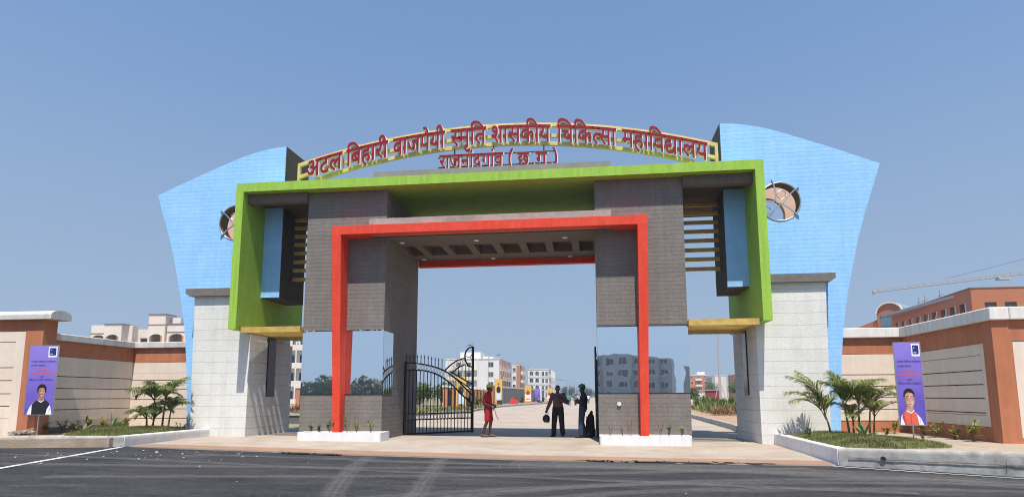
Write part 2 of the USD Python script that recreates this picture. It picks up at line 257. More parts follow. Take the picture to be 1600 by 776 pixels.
BOXF = np.array([[0,2,1],[0,3,2],[4,5,6],[4,6,7],[0,1,5],[0,5,4],[1,2,6],[1,6,5],[2,3,7],[2,7,6],[3,0,4],[3,4,7]])
class MB:
    """collects boxes, bars, sheets and tubes into one mesh"""
    def __init__(s): s.v, s.f, s.n = [], [], 0
    def add(s, v, f):
        v = np.asarray(v, float); f = np.asarray(f, int)
        if f.shape[1] == 4: f = np.vstack([f[:, [0, 1, 2]], f[:, [0, 2, 3]]])
        s.v.append(v); s.f.append(f + s.n); s.n += len(v); return s
    def tri(s, t): return s.add(t.vertices, t.faces)
    def box(s, x0, x1, y0, y1, z0, z1):
        x0, x1 = min(x0, x1), max(x0, x1); y0, y1 = min(y0, y1), max(y0, y1); z0, z1 = min(z0, z1), max(z0, z1)
        return s.hexa([(x0,y0,z0),(x1,y0,z0),(x1,y1,z0),(x0,y1,z0),(x0,y0,z1),(x1,y0,z1),(x1,y1,z1),(x0,y1,z1)])
    def hexa(s, p): return s.add(p, BOXF)
    def bar(s, a, b, w, h=None, up=(0, 0, 1)):
        a, b = np.array(a, float), np.array(b, float); d = b-a; L = np.linalg.norm(d)
        if L < 1e-9: return s
        d /= L; up = np.array(up, float)
        if abs(d @ up) > 0.98: up = np.array([0, 1.0, 0])
        r = np.cross(d, up); r /= np.linalg.norm(r); u = np.cross(r, d); h = h or w
        c = [(-1, -1), (1, -1), (1, 1), (-1, 1)]
        return s.hexa([p + r*i*w/2 + u*j*h/2 for p in (a, b) for i, j in c])
    def tube(s, pts, rad, n=8, caps=True):
        pts = np.asarray(pts, float); m = len(pts)
        rad = np.full(m, rad) if np.ndim(rad) == 0 else np.asarray(rad, float)
        t = np.gradient(pts, axis=0); t /= np.maximum(np.linalg.norm(t, axis=1, keepdims=True), 1e-9)
        ref = np.array([0, 0, 1.0]) if abs(t[0, 2]) < 0.9 else np.array([1.0, 0, 0])
        V = []
        a = np.linspace(0, 2*np.pi, n, endpoint=False)
        for i in range(m):
            r = np.cross(t[i], ref); r /= max(np.linalg.norm(r), 1e-9); u = np.cross(r, t[i]); ref = u
            V.append(pts[i] + rad[i]*(np.cos(a)[:, None]*r + np.sin(a)[:, None]*u))
        V = np.vstack(V); F = []
        for i in range(m-1):
            for k in range(n):
                k2 = (k+1) % n
                F += [[i*n+k, i*n+k2, (i+1)*n+k2], [i*n+k, (i+1)*n+k2, (i+1)*n+k]]
        if caps:
            V = np.vstack([V, pts[:1], pts[-1:]])
            for k in range(n):
                F += [[m*n, (k+1) % n, k], [m*n+1, (m-1)*n+k, (m-1)*n+(k+1) % n]]
        return s.add(V, F)
    def cyl(s, c, r, h, n=16, r2=None):
        return s.tube([np.array(c), np.array(c)+[0, 0, h]], [r, r if r2 is None else r2], n)
    def prism(s, poly, z0, z1):
        for g in getattr(poly, 'geoms', [poly]):
            if g.is_empty or g.area < 1e-8: continue
            t = trimesh.creation.extrude_polygon(g, z1-z0, engine='earcut'); t.apply_translation([0, 0, z0]); s.tri(t)
        return s
    def facade(s, poly, y0, y1):
        """a polygon in x,z pushed through y0..y1"""
        for g in getattr(poly, 'geoms', [poly]):
            if g.is_empty or g.area < 1e-8 or g.geom_type != 'Polygon': continue
            t = trimesh.creation.extrude_polygon(g, y1-y0, engine='earcut')
            v = t.vertices[:, [0, 2, 1]].copy(); v[:, 1] += y0
            s.add(v, t.faces[:, ::-1])
        return s
    def tm(s): return trimesh.Trimesh(np.vstack(s.v), np.vstack(s.f), process=False)
    def xf(s, Mx):
        Mx = np.array(Mx, float)
        s.v = [v @ Mx[:3, :3].T + Mx[:3, 3] for v in s.v]; return s
def bx(*a): return MB().box(*a)
def rbox(x0, x1, y0, y1, z0, z1, r=0.012):
    """a box with chamfered edges"""
    P = []
    for x, sx in ((min(x0, x1), 1), (max(x0, x1), -1)):
        for y, sy in ((min(y0, y1), 1), (max(y0, y1), -1)):
            for z, sz in ((min(z0, z1), 1), (max(z0, z1), -1)):
                P += [(x, y+sy*r, z+sz*r), (x+sx*r, y, z+sz*r), (x+sx*r, y+sy*r, z)]
    return MB().tri(hull(P))
def hull(P):
    h = m3.Manifold.hull_points(np.asarray(P, float)).to_mesh()
    return trimesh.Trimesh(h.vert_properties[:, :3], h.tri_verts, process=False)
def arc_pts(c, r, a0, a1, n):
    a = np.linspace(a0, a1, n); return np.c_[c[0]+r*np.cos(a), c[1]+r*np.sin(a)]
def rot2(a): return np.array([[math.cos(a), -math.sin(a)], [math.sin(a), math.cos(a)]])
def gz(x, y=0):
    return 0.03 - 0.0085*np.clip(x, -15, 15)

# ------------------------------------------------------------------ ground, roads, beds (the setting)
def sheet(poly, off, thick=0.0):
    """a ground sheet that follows the slight fall of the land; thick gives it an edge"""
    mb = MB()
    cuts = [-5000, -15, 15, 5000]
    for a, b in zip(cuts, cuts[1:]):
        g = poly.intersection(sbox(a, -6000, b, 6000))
        for p in getattr(g, 'geoms', [g]):
            if p.is_empty or p.geom_type != 'Polygon' or p.area < 1e-6: continue
            if thick:
                t = trimesh.creation.extrude_polygon(p, thick, engine='earcut'); v = t.vertices.copy(); v[:, 2] += -thick
                f = t.faces
            else:
                v2, f = trimesh.creation.triangulate_polygon(p, engine='earcut'); v = np.c_[v2, np.zeros(len(v2))]
                n = np.cross(v[f[:, 1]]-v[f[:, 0]], v[f[:, 2]]-v[f[:, 0]])[:, 2]; f = np.where((n < 0)[:, None], f[:, ::-1], f)
            v = np.array(v); v[:, 2] += gz(v[:, 0]) + off
            mb.add(v, f)
    return mb
obj('ground', sheet(Polygon([(-1500, -500), (1500, -500), (1500, 2500), (-1500, 2500)]), -0.05), 'dry_ground', kind='structure')
edge = [(-9.1, -3.5), (-7.0, -3.92), (-5.07, -4.22), (-2.4, -4.72), (1.44, -5.12), (5.5, -5.2), (8.2, -5.15)]
rough_edge = []
for (a, b) in zip(edge, edge[1:]):
    for t in np.linspace(0, 1, 14)[:-1]:
        x, y = a[0]+(b[0]-a[0])*t, a[1]+(b[1]-a[1])*t
        rough_edge.append((x, y + 0.07*(meshkit.noise(np.array([x*2.3, 3.1, 0]))-0.5) + 0.05*(meshkit.noise(np.array([x*9.3, 1.1, 0]))-0.5)))
rough_edge.append(edge[-1])
obj('asphalt_road', sheet(Polygon([(-300, -60), (300, -60), (300, -1), (-300, -1)]), -0.012), 'asphalt', kind='structure')
apron = Polygon(rough_edge + [(8.6, 0.4), (8.6, 6.0), (-9.5, 6.0), (-9.5, 0.4)])
obj('apron_pavement', sheet(apron, 0.012, 0.03), 'apron_concrete', kind='structure')
# red dusty strip along the edge of the apron
strip = Polygon(rough_edge + [(8.35, -4.3), (5.5, -4.25), (1.4, -4.2), (-2.4, -3.75), (-5.0, -3.3), (-9.2, -2.7)])
M['dust_strip'] = usdkit.material(stage, '/World/Looks/dust_strip', {'geo': ('geometry', {}), 'mp': ('mapping', {'scale': (0.5, 1.6, 1)}), 'n': ('noise_texture', {'scale': 1.4, 'detail': 8.0, 'roughness': 0.7}), 'r': ('rgb_ramp', {'ramp': [(0.30, (0, 0, 0)), (0.58, (0.92, 0.92, 0.92))]}),
    'p': ('principled_bsdf', {'base_color': (0.36, 0.205, 0.13), 'roughness': 0.95}), 't': ('transparent_bsdf', {}), 'mx': ('mix_closure', {})},
    [('geo.position', 'mp.vector'), ('mp.vector', 'n.vector'), ('n.fac', 'r.fac'), ('r.color', 'mx.fac'), ('t.BSDF', 'mx.closure1'), ('p.BSDF', 'mx.closure2')], surface='mx.closure')
obj('dust_strip_pavement', sheet(strip.intersection(apron.buffer(-0.004)), 0.016), 'dust_strip', kind='structure')
road = Polygon([(-9.5, 6.0), (8.75, 6.0), (9.0, 9.0), (9.6, 30), (12, 60), (18, 160), (40, 900), (0, 900), (-3.8, 110), (-5.0, 92), (-7.4, 63), (-7.9, 55), (-7.5, 40), (-7.0, 33), (-8.4, 21.6), (-9.3, 12)])
obj('campus_road', sheet(road, 0.006), 'apron_concrete', kind='structure')
verge = Polygon([(9.05, 6.6), (9.25, 9.0), (9.85, 30), (12.3, 60), (18.4, 160), (60, 160), (50, 22.0), (30, 6.6)])
obj('dirt_verge', sheet(verge, 0.14, 0.17), 'red_soil', kind='structure')
vl = Polygon([(-9.75, 12), (-8.75, 21.6), (-7.35, 33), (-7.85, 40), (-8.25, 55), (-7.75, 63), (-5.4, 92), (-4.2, 110), (-60, 110), (-60, 12)])
obj('grass_verge', sheet(vl, 0.12, 0.15), 'dry_ground', kind='structure')
def kerb_line(name, pts, w, z0, z1, mat, seg=1.0, label=None):
    for (a, b) in zip(pts, pts[1:]):
        a, b = np.array(a, float), np.array(b, float)
        n = max(1, int(round(np.linalg.norm(b-a)/seg)))
        for k in range(n):
            p, q_ = a+(b-a)*k/n, a+(b-a)*(k+1)/n
            d = (q_-p)/np.linalg.norm(q_-p); nrm = np.array([-d[1], d[0]])*w/2
            p = p + d*0.006; j = rng.uniform(-0.008, 0.008, 4)
            zz = [gz(p[0]), gz(q_[0])]
            c = [p-nrm*(1+j[0]), q_-nrm*(1+j[1]), q_+nrm, p+nrm]
            bot = [(c[0][0], c[0][1], zz[0]+z0), (c[1][0], c[1][1], zz[1]+z0), (c[2][0], c[2][1], zz[1]+z0), (c[3][0], c[3][1], zz[0]+z0)]
            cc = (np.array(c)-np.mean(c, 0))*np.array([0.994, 0.994])+np.mean(c, 0)
            top = [(cc[i][0], cc[i][1], zz[(0, 1, 1, 0)[i]]+z1+j[2]) for i in range(4)]
            MBK.append((name, bot+top, mat))
MBK = []
def flush_kerbs(parent_label, name, kind='structure'):
    if not MBK: return
    x = UsdGeom.Xform.Define(stage, unique(None, name)).GetPrim(); setd(x, parent_label, None, None, kind)
    for nm, h, mt in MBK: obj(nm, MB().hexa(h), mt, x)
    MBK.clear()
kerb_line('kerb_stone', [(9.5, 60), (9.72, 30), (9.3, 14), (9.12, 9.0), (8.92, 6.7)][::-1], 0.22, -0.05, 0.24, 'kerb_concrete', 1.3); flush_kerbs(None, 'verge_kerb')
kerb_line('kerb_stone', [(-9.6, 12), (-8.6, 21.6), (-7.2, 33), (-7.7, 40), (-8.1, 55), (-7.6, 63), (-5.25, 92)], 0.2, -0.05, 0.17, 'kerb_concrete', 3.0); flush_kerbs(None, 'road_kerb')
# raised beds: earth top, rough concrete retaining kerb, white painted kerb
BL, BR = 0.37, 0.315
def bed(poly, z, name):
    mb = MB(); xs = np.arange(poly.bounds[0], poly.bounds[2], 0.25); t = trimesh.creation.extrude_polygon(poly, z+0.2, engine='earcut')
    v = t.vertices.copy(); v[:, 2] -= 0.2; mb.add(v, t.faces)
    return obj(name, mb, 'bed_soil', kind='structure')
bed(Polygon([(-9.50, -3.70), (-12.07, -4.45), (-30, -9.6), (-30, 3.5), (-9.6, 3.5)]), BL-0.03, 'earth_bed')
bed(Polygon([(8.62, -5.02), (10.94, -6.30), (30, -17), (30, 3.5), (8.75, 3.5)]), BR-0.03, 'earth_bed')
def solid_kerb(pts, w, ztop, mat, name, label=None, jag=0.0):
    """a cast kerb along pts (outer face line); the body lies to its left"""
    mb = MB(); P = []
    for (a, b) in zip(pts, pts[1:]):
        L = math.dist(a[:2], b[:2]); n = max(1, int(L/0.16))
        for k in range(n): P.append([a[i]+(b[i]-a[i])*k/n for i in range(3)])
    P.append(list(pts[-1])); P = np.array(P)
    t = np.gradient(P[:, :2], axis=0); t /= np.linalg.norm(t, axis=1, keepdims=True); nl = np.c_[-t[:, 1], t[:, 0]]
    prof = [(0.0, -0.10), (0.0, 0.10), (0.006, 0.2), (0.004, 0.5), (0.0, 0.8), (0.012, 0.95), (0.035, 1.0), (w-0.02, 1.0), (w, 0.96), (w, -0.10)]
    V = []
    for i, (o, h) in enumerate(prof):
        jn = jag*(meshkit.fbm(np.c_[P[:, 0]*5, P[:, 1]*5, np.full(len(P), h*3+i)], 3)-0.5) if 0 < h and o < 0.05 else 0*P[:, 0]
        V.append(np.c_[P[:, :2]+nl*(o+jn)[:, None], np.where(h < 0, gz(P[:, 0])-0.1, gz(P[:, 0])*(1-h)+h*P[:, 2]) + (jn*0.5 if h > 0.9 else 0)])
    m_, k_ = len(prof), len(P); V = np.array(V).reshape(-1, 3); F = []
    for i in range(m_-1):
        for k in range(k_-1): F.append([i*k_+k, i*k_+k+1, (i+1)*k_+k+1, (i+1)*k_+k])
    mb.add(V, F)
    for k in (0, k_-1):
        ids = [i*k_+k for i in range(m_)]; ctr = len(V)
        F2 = [[ids[i], ids[i+1], ids[0]] for i in range(1, m_-1)]
        if k: F2 = [f[::-1] for f in F2]
        mb.f.append(np.array(F2)); 
    return obj(name, mb, mat, label=label, kind='structure', smooth=35)
solid_kerb([(-30, -9.45, 0.47), (-12.07, -4.29, 0.41), (-9.26, -3.49, 0.375)], 0.22, BL, 'kerb_concrete', 'concrete_kerb', jag=0.05)
solid_kerb([(-9.24, -3.47, 0.385), (-9.42, 0.62, 0.375)], 0.20, BL, 'white_paint', 'white_kerb', jag=0.012)
solid_kerb([(8.52, 0.55, 0.29), (8.30, -4.97, 0.305)], 0.20, BR, 'white_paint', 'white_kerb', jag=0.012)
solid_kerb([(8.32, -5.0, 0.30), (10.94, -6.47, 0.35), (30, -17.2, 0.40)], 0.22, BR, 'kerb_concrete', 'concrete_kerb', jag=0.025)
# drain pipes let into the kerb faces, and a long crack with upright joints in the right kerb
def on_kerb(a, b, t, z, out):
    a, b = np.array(a), np.array(b); d = (b-a)/np.linalg.norm(b-a); n = np.array([d[1], -d[0]]); p = a+(b-a)*t+n*out
    return np.array([p[0], p[1], z]), d, n
KR = ((8.32, -5.0), (10.94, -6.47)); KL = ((-12.07, -4.29), (-9.26, -3.49))
for (A, B), t, z in ((KR, 0.27, 0.13), (KL, 0.60, 0.20)):
    p, d, n = on_kerb(A, B, t, z, 0.03); n3 = np.array([n[0], n[1], 0])
    a_ = np.linspace(0, 2*np.pi, 17); d3 = np.array([d[0], d[1], 0]); P = p+0.045*(np.cos(a_)[:, None]*d3+np.sin(a_)[:, None]*np.array([0, 0, 1.0]))
    t_ = thing('drain_pipe', 'small drain pipe mouth in the %s concrete kerb face' % ('right' if t < .5 else 'left'), 'drain pipe'); obj('rim', MB().tube(P, 0.010, 5, False), 'dark_steel', t_); obj('bore', MB().tube([p-n3*0.10, p+n3*0.004], 0.043, 14), 'black_rubber', t_)  # inside the rim a closed black disc: the shade of the hole is painted
mb = MB(); P = []
for k in range(90):
    t = 0.06+k*0.04; zz = 0.115+0.02*(meshkit.fbm(np.array([k*.35, 1.0, 2.0]), 3)-.5)*2
    P.append(on_kerb(*KR, t, zz, 0.014)[0])
for a_, b_ in zip(P, P[1:]): mb.bar(a_, b_, 0.012, 0.012*float(rng.uniform(.3, 1.5)))
for t in (0.92, 1.85, 2.7): p, d, n = on_kerb(*KR, t, 0.0, 0.008); mb.bar(p, p+[0.02, 0.01, 0.30], 0.012)
obj('kerb_crack', mb, 'base_grey', kind='structure')
# painted edge lines
def line_strip(pts, w, name, off=-0.007, mat='road_line_white', wob=0.03):
    P = []
    for a, b in zip(pts, pts[1:]):
        for t in np.linspace(0, 1, 30)[:-1]: P.append((a[0]+(b[0]-a[0])*t, a[1]+(b[1]-a[1])*t))
    P.append(pts[-1]); P = np.array(P); t = np.gradient(P, axis=0); t /= np.linalg.norm(t, axis=1, keepdims=True); n = np.c_[-t[:, 1], t[:, 0]]
    j = lambda s: (w/2 + wob*(meshkit.fbm(np.c_[P*4, np.full(len(P), s)], 3)-0.5))[:, None]
    A, B = P+n*j(1.0), P-n*j(5.0); k = len(P)
    V = np.vstack([np.c_[A, gz(A[:, 0])+off], np.c_[B, gz(B[:, 0])+off]])
    m_ = usdkit.mesh(stage, unique(None, name), MB().add(V, [[i, k+i, k+i+1, i+1] for i in range(k-1)]).tm(), M[mat], uv=np.r_[np.c_[np.zeros(k), np.arange(k)], np.c_[np.ones(k), np.arange(k)]]); setd(m_.GetPrim(), kind='structure')
line_strip([(-9.2, -3.62), (-7.88, -8.24), (-6.6, -13)], 0.13, 'road_line')
line_strip([(8.0, -5.05), (8.35, -5.35), (10.9, -6.82), (30, -17.6)], 0.06, 'road_line')
# dusty tyre tracks swinging out of the gate
TOFF = -0.0105
for pts, w in (([(1.5, -5.5), (4.5, -5.75), (8.3, -6.3), (12, -8.0), (18, -11.5)], 1.1), ([(2.5, -6.1), (5.5, -6.4), (9, -7.2), (13, -9.2), (19, -13)], 0.9), ([(-1.9, -4.9), (-1.6, -6.5), (-0.9, -9.0), (0.3, -12.5), (1.5, -16)], 0.42), ([(-0.2, -5.1), (0.1, -6.5), (0.5, -9.0), (1.2, -12.5), (2.2, -16)], 0.38),
               ([(6.5, -5.35), (3.0, -6.3), (-2, -7.2), (-9, -7.6)], 0.5), ([(7.5, -5.7), (4.0, -7.0), (0, -8.2), (-6, -9.2)], 0.5), ([(9.0, -7.0), (5.0, -8.0), (1.5, -9.6), (-2, -12)], 0.5), ([(-2, -5.9), (1.0, -6.1), (4.0, -6.3), (8, -6.6)], 0.4),
               ([(12, -8.6), (8, -8.4), (4, -9.2), (1.5, -11), (0, -15)], 0.45), ([(14, -7.9), (8.5, -7.6), (3.5, -8.6), (0.5, -10.8), (-1, -15)], 0.4), ([(10, -7.4), (6, -6.6), (1, -6.0), (-6, -5.2)], 0.4), ([(-14, -5.4), (-7, -6.3), (0, -7.7), (8, -8.9)], 0.35)):
    c = np.array(pts); tt = np.linspace(0, 1, 30); k = np.linspace(0, 1, len(c))
    sm = np.c_[np.interp(tt, k, c[:, 0]), np.interp(tt, k, c[:, 1])]
    for _ in range(4): sm[1:-1] = (sm[:-2]+2*sm[1:-1]+sm[2:])/4
    line_strip([tuple(p) for p in sm], w, 'tyre_track', TOFF, 'track_dust', 0.08); TOFF += 0.0009
line_strip([(2.8, -5.16), (4.2, -5.2), (5.6, -5.22), (7.0, -5.18)], 0.05, 'asphalt_lip', 0.022, 'asphalt', 0.07)
line_strip([(-4.4, -4.42), (-3.6, -4.58), (-2.7, -4.74)], 0.05, 'asphalt_lip', 0.022, 'asphalt', 0.07)
# loose stones
mb = MB(); r0 = np.random.default_rng(3)
for k in range(60):
    if k < 42: x, y = r0.uniform(-9.5, -4.2), r0.uniform(-6.6, -4.3)
    else: x, y = r0.uniform(-8, 10), r0.uniform(-11, -5.4)
    if y > -3.6-0.2*(x+9): continue
    s = r0.uniform(0.010, 0.030)*(1.4 if r0.random() < 0.12 else 1)
    P = r0.normal(size=(9, 3)); P /= np.linalg.norm(P, axis=1, keepdims=True); P *= s*np.array([1.2, 1, 0.7]); mb.tri(hull(P+[x, y, gz(x)-0.012+s*0.45]))
obj('scattered_stones', mb, 'kerb_concrete', label='pale loose stones scattered over the dark asphalt', cat='stones', kind='stuff')
# thick lip of black asphalt left on the apron edge
mb = MB()
for x0, x1, y in ((-4.2, -2.6, -4.62), (2.9, 6.6, -5.12)):
    for k in range(60):
        x = r0.uniform(x0, x1); yy = y + (x-x0)*(-0.16 if x0 < 0 else -0.0) + r0.normal()*0.03; s = r0.uniform(0.02, 0.05)
        P = r0.normal(size=(8, 3)); P /= np.linalg.norm(P, axis=1, keepdims=True); mb.tri(hull(P*s*np.array([1.5, 1, 0.6])+[x, yy, gz(x)+0.01]))
obj('asphalt_crumbs', mb, 'asphalt', label='black crumbs of asphalt along the edge of the concrete apron', cat='asphalt crumbs', kind='stuff')

# ------------------------------------------------------------------ the entrance gate
gate = thing('entrance_gate', 'wide entrance gate with green and red frames, grey booths and pale blue curved wings', 'gate building')
PI_, PO, PT = 3.368, 6.073, 8.115       # pillar inner, outer, top
GT, GB = 3.4937, 1.4734                 # glass top, bottom
PB = 3.70                               # pillar back
for s in (-1, 1):
    pil = group_part('booth_pillar', gate)
    a, b = s*(PI_+0.005), s*(PO-0.005)
    obj('core', MB().box(a, b, 0.005, PB-0.005, -0.1, PT-0.02), 'joint_dark', pil)
    H, J = 0.131, 0.006
    z = gz(s*4.7)+0.02
    while z < PT-0.02:
        z1 = min(z+H-J, PT)
        j = rng.uniform(-0.001, 0.001)
        if z1 <= GB+0.04 or z >= GT-0.04:
            if z < GB < z1+0.04: z1 = GB-0.004
            obj('cladding_course', rbox(s*(PI_+j), s*(PO+j), j, PB, z, z1, 0.0025), 'grey_cladding', pil)
        else:
            obj('cladding_course', rbox(s*(PI_+j), s*(PO+j), 0.95, PB, z, z1, 0.0025), 'grey_cladding', pil)
        z += H
    # glazing that wraps the front corner
    mid = s*4.7
    for x0, x1 in ((s*PI_, mid-s*0.006), (mid+s*0.006, s*PO)):
        obj('window_pane', bx(x0, x1, -0.006, 0.004, GB+0.012, GT-0.015), 'window_glass', pil)
    for sx in (PI_, PO):
        d = -1 if sx == PI_ else 1
        obj('window_pane', bx(s*(sx-d*0.012), s*(sx+d*0.004), 0.014, 0.94, GB+0.012, GT-0.015), 'window_glass', pil)
    obj('window_frame', bx(s*(PI_-0.004), s*(PO+0.004), -0.012, 0.945, GT-0.014, GT+0.012), 'gate_black', pil); obj('window_frame', bx(s*(PI_-0.003), s*(PO+0.003), -0.010, 0.945, GB-0.004, GB+0.011), 'gate_black', pil)
# ragged pointing above the glass of the left booth
mb = MB(); r1 = np.random.default_rng(5)
for k in range(26):
    x = -PO+0.05+r1.uniform(0, 2.6); mb.box(x, x+r1.uniform(0.03, 0.10), -0.016, 0.0, GT-0.01-r1.uniform(0, 0.015), GT+0.012+r1.uniform(0.0, 0.03))
obj('pointing', mb, 'grey_concrete', gate)
# green frame
GF, GBK = -0.40, 4.10
GO, GI, GTOP, GSOF, GBOT = 8.43, 8.165, 8.42, 8.125, 3.56
prof = Polygon([(-GO, GBOT), (-GI, GBOT), (-GI, GSOF), (GI, GSOF), (GI, GBOT), (GO, GBOT), (GO, GTOP), (-GO, GTOP)])
obj('green_frame', MB().facade(prof, GF, GBK), 'green_paint', gate)
for s in (-1, 1):
    obj('brown_beam', bx(s*(PO+0.003), s*(GI-0.003), -0.12, 0.14, 7.80, GSOF-0.003), 'brown_soffit', gate)
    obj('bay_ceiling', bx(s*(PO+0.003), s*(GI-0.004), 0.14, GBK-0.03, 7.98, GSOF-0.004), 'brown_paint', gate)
# portal slab with coffers, grey lintel, red frame
slab = group_part('portal_slab', gate)
lower = sbox(-PI_+0.003, -0.0, PI_-0.003, PB)
cof = [sbox(-3.30+0.898*k-0.16, 1.29, -3.30+0.898*k-0.16+0.64, 2.73) for k in range(8)]
cof[0] = sbox(-3.30, 1.29, -2.82, 2.73)
cof = [c.intersection(sbox(-3.3, 0, 3.3, 4)) for c in cof]
obj('coffered_ceiling', MB().prism(lower.difference(union_all(cof)), 6.515, 6.80), 'brown_soffit', slab)
obj('coffer_back', bx(-PI_+0.003, PI_-0.003, 0.0, PB, 6.802, 7.03), 'joint_dark', slab)
obj('lintel', bx(-3.86, 3.86, -0.28, -0.004, 6.55, 7.075), 'grey_concrete', slab)
mb = MB()
for k in range(6):
    x = r1.uniform(-3.4, 3.6); P = r1.normal(size=(8, 3))*0.013; mb.tri(hull(P+[x, -0.2, 7.075]))
obj('mortar_lump', mb, 'coping_white', slab)
for (x, y) in ((-3.08, 0.74), (-0.54, 0.74), (2.39, 0.74), (-3.05, 3.35), (-0.42, 3.45), (2.45, 3.5)):
    obj('ceiling_light', MB().cyl((x, y, 6.493), 0.085, 0.02, 18), 'lamp_white', slab)
obj('rear_beam', bx(-PI_+0.002, PI_-0.002, PB+0.002, PB+0.25, 6.30, 6.95), 'red_paint', gate)
RF = -0.654
red = group_part('red_frame', gate)
obj('top_beam', MB().facade(Polygon([(-4.935, 6.49), (4.935, 6.49), (4.935, 6.768), (-4.935, 6.768)]), RF, -0.285), 'red_paint', red)
for s in (-1, 1):
    xo1, xi1, xo0, xi0 = 4.935, 4.632, 4.80, 4.572
    zb = gz(s*4.7)
    P = []
    for x in (xi0, xo0):
        for y in (-0.35, -0.016): P.append((s*x, y, zb+0.05))
    for x in (xi1, xo1):
        for y in (RF, -0.016): P.append((s*x, y, 6.489))
    obj('leg', MB().tri(hull(P)), 'red_paint', red)
    obj('soffit_return', bx(s*3.87, s*4.93, -0.284, -0.016, 6.492, 6.767), 'red_paint', red)
    # white planter at the foot of each booth
    x0, x1 = (-5.74, -3.1) if s < 0 else (3.375, 5.96)
    zt = 0.335 if s < 0 else 0.265
    pl = group_part('planter', gate)
    outer = sbox(x0, -0.83, x1, -0.018).buffer(-0.09).buffer(0.09); outer = union_all([outer, sbox(x0, -0.4, x1, -0.018)])
    zb = gz((x0+x1)/2)
    obj('planter_wall', MB().prism(outer.difference(sbox(x0+0.1, -0.73, x1-0.1, -0.12)), zb-0.1, zt), 'white_paint', pl)
    obj('soil', bx(x0+0.1, x1-0.1, -0.73, -0.12, zb-0.1, zt-0.06), 'bed_soil', pl)
# plinth on the roof behind the fascia
obj('roof_plinth', bx(-4.0, 3.9, 0.35, 1.6, GTOP+0.003, 8.885), 'plinth_grey', gate)
# blue wings
WY0, WY1 = 1.0, 2.75
top_arc = [(7.5, 10.245), (8.19, 10.165), (8.95, 9.985), (9.91, 9.635), (10.87, 9.255), (11.73, 8.895), (12.33, 8.64)]
side_arc = [(12.33, 8.64), (11.96, 7.59), (11.57, 6.43), (11.29, 5.36), (11.08, 4.50), (10.90, 3.53), (10.725, 2.08), (10.61, 0.45), (10.60, -0.1)]
def smooth_curve(P, n):
    P = np.array(P); d = np.r_[0, np.cumsum(np.linalg.norm(np.diff(P, axis=0), axis=1))]
    from scipy.interpolate import PchipInterpolator, CubicSpline
    return [tuple(x) for x in CubicSpline(d, P)(np.linspace(0, d[-1], n))]
outline = smooth_curve(top_arc, 22) + smooth_curve(side_arc, 26)[1:] + [(8.5, -0.1), (8.5, 4.80), (7.5, 4.80)]
HC, HR = (9.24, 7.515), 0.63
def wing(s):
    w = group_part('blue_wing', gate)
    poly = Polygon(outline).buffer(0); hole = Point(*HC).buffer(HR, 24)
    fx = (lambda p: affinity.scale(p, -1, 1, origin=(0, 0))) if s < 0 else (lambda p: p)
    obj('front_skin', MB().facade(fx(poly.buffer(-0.006).difference(hole)), WY0+0.004, WY0+0.16), 'joint_blue', w)
    obj('back_skin', MB().facade(fx(poly.difference(hole)), WY1-0.16, WY1), 'peach_plaster', w)
    rim = poly.difference(poly.buffer(-0.15)).difference(sbox(7.66, 8.7, 12.2, 11)).difference(sbox(0, 4.95, 12.5, 11).intersection(Polygon(smooth_curve(top_arc, 22)+[(12.1, 8.3), (7.66, 8.3)]).buffer(0.0)))
    obj('rim_wall', MB().facade(fx(rim), WY0+0.161, WY1-0.161), 'peach_plaster', w)
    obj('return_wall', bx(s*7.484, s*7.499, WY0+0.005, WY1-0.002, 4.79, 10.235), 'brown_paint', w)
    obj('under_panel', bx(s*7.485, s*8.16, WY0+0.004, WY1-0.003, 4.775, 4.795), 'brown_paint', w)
    H, J = 0.137, 0.005
    z = -0.05
    while z < 10.3:
        row = poly.difference(hole).intersection(sbox(7, z, 13, z+H-J))
        if row.area > 1e-4:
            j = float(rng.uniform(-0.001, 0.001))
            for piece in getattr(row, 'geoms', [row]):
                if piece.area > 1e-4: obj('facing_course', MB().facade(fx(piece), WY0+j, WY0+0.0045), 'wing_blue', w)
        z += H
    lin = Point(*HC).buffer(HR+0.035, 24).difference(Point(*HC).buffer(HR-0.004, 24))
    obj('opening_lining', MB().facade(fx(lin), WY0+0.006, WY0+0.48), 'brown_soffit', w)
    # steel ring and curved bars of the round opening, front and back
    for y in (WY0, WY1):
        P = [(s*(HC[0]+HR*math.cos(a)), y, HC[1]+HR*math.sin(a)) for a in np.linspace(0, 2*np.pi, 41)]
        obj('ring', MB().tube(P, 0.022, 6, False), 'steel', w, smooth=True)
        for arc in ([(-.35, 1.17), (-.24, .75), (-.2, .35), (-.24, -.05)], [(.95, .72), (.6, .45), (.3, .1), (.12, -.16)], [(-.95, .05), (-.5, .02), (-.1, -.06), (.35, -.33), (.86, -.80)], [(-.75, -.85), (-.62, -.62), (-.3, -.45), (0, -.12)]):
            A = np.array(arc); t = np.linspace(0, 1, 14); k = np.linspace(0, 1, len(A))
            c = np.polyfit(k, A, 3); C = np.array([np.polyval(c[:, i], t) for i in (0, 1)]).T
            mb = MB()
            for p, q_ in zip(C, C[1:]): mb.bar((s*(HC[0]+HR*p[0]), y-0.03, HC[1]+HR*p[1]), (s*(HC[0]+HR*q_[0]), y-0.03, HC[1]+HR*q_[1]), 0.035, 0.035, (0, 1, 0))
            obj('grille_bar', mb, 'steel', w)
        P = [(s*(HC[0]+HR*(.1+.22*math.cos(a))), y, HC[1]+HR*(.36+.22*math.sin(a))) for a in np.linspace(0, 2*np.pi, 25)]
        obj('grille_loop', MB().tube(P, 0.012, 5, False), 'steel', w, smooth=True)
for s in (-1, 1): wing(s)
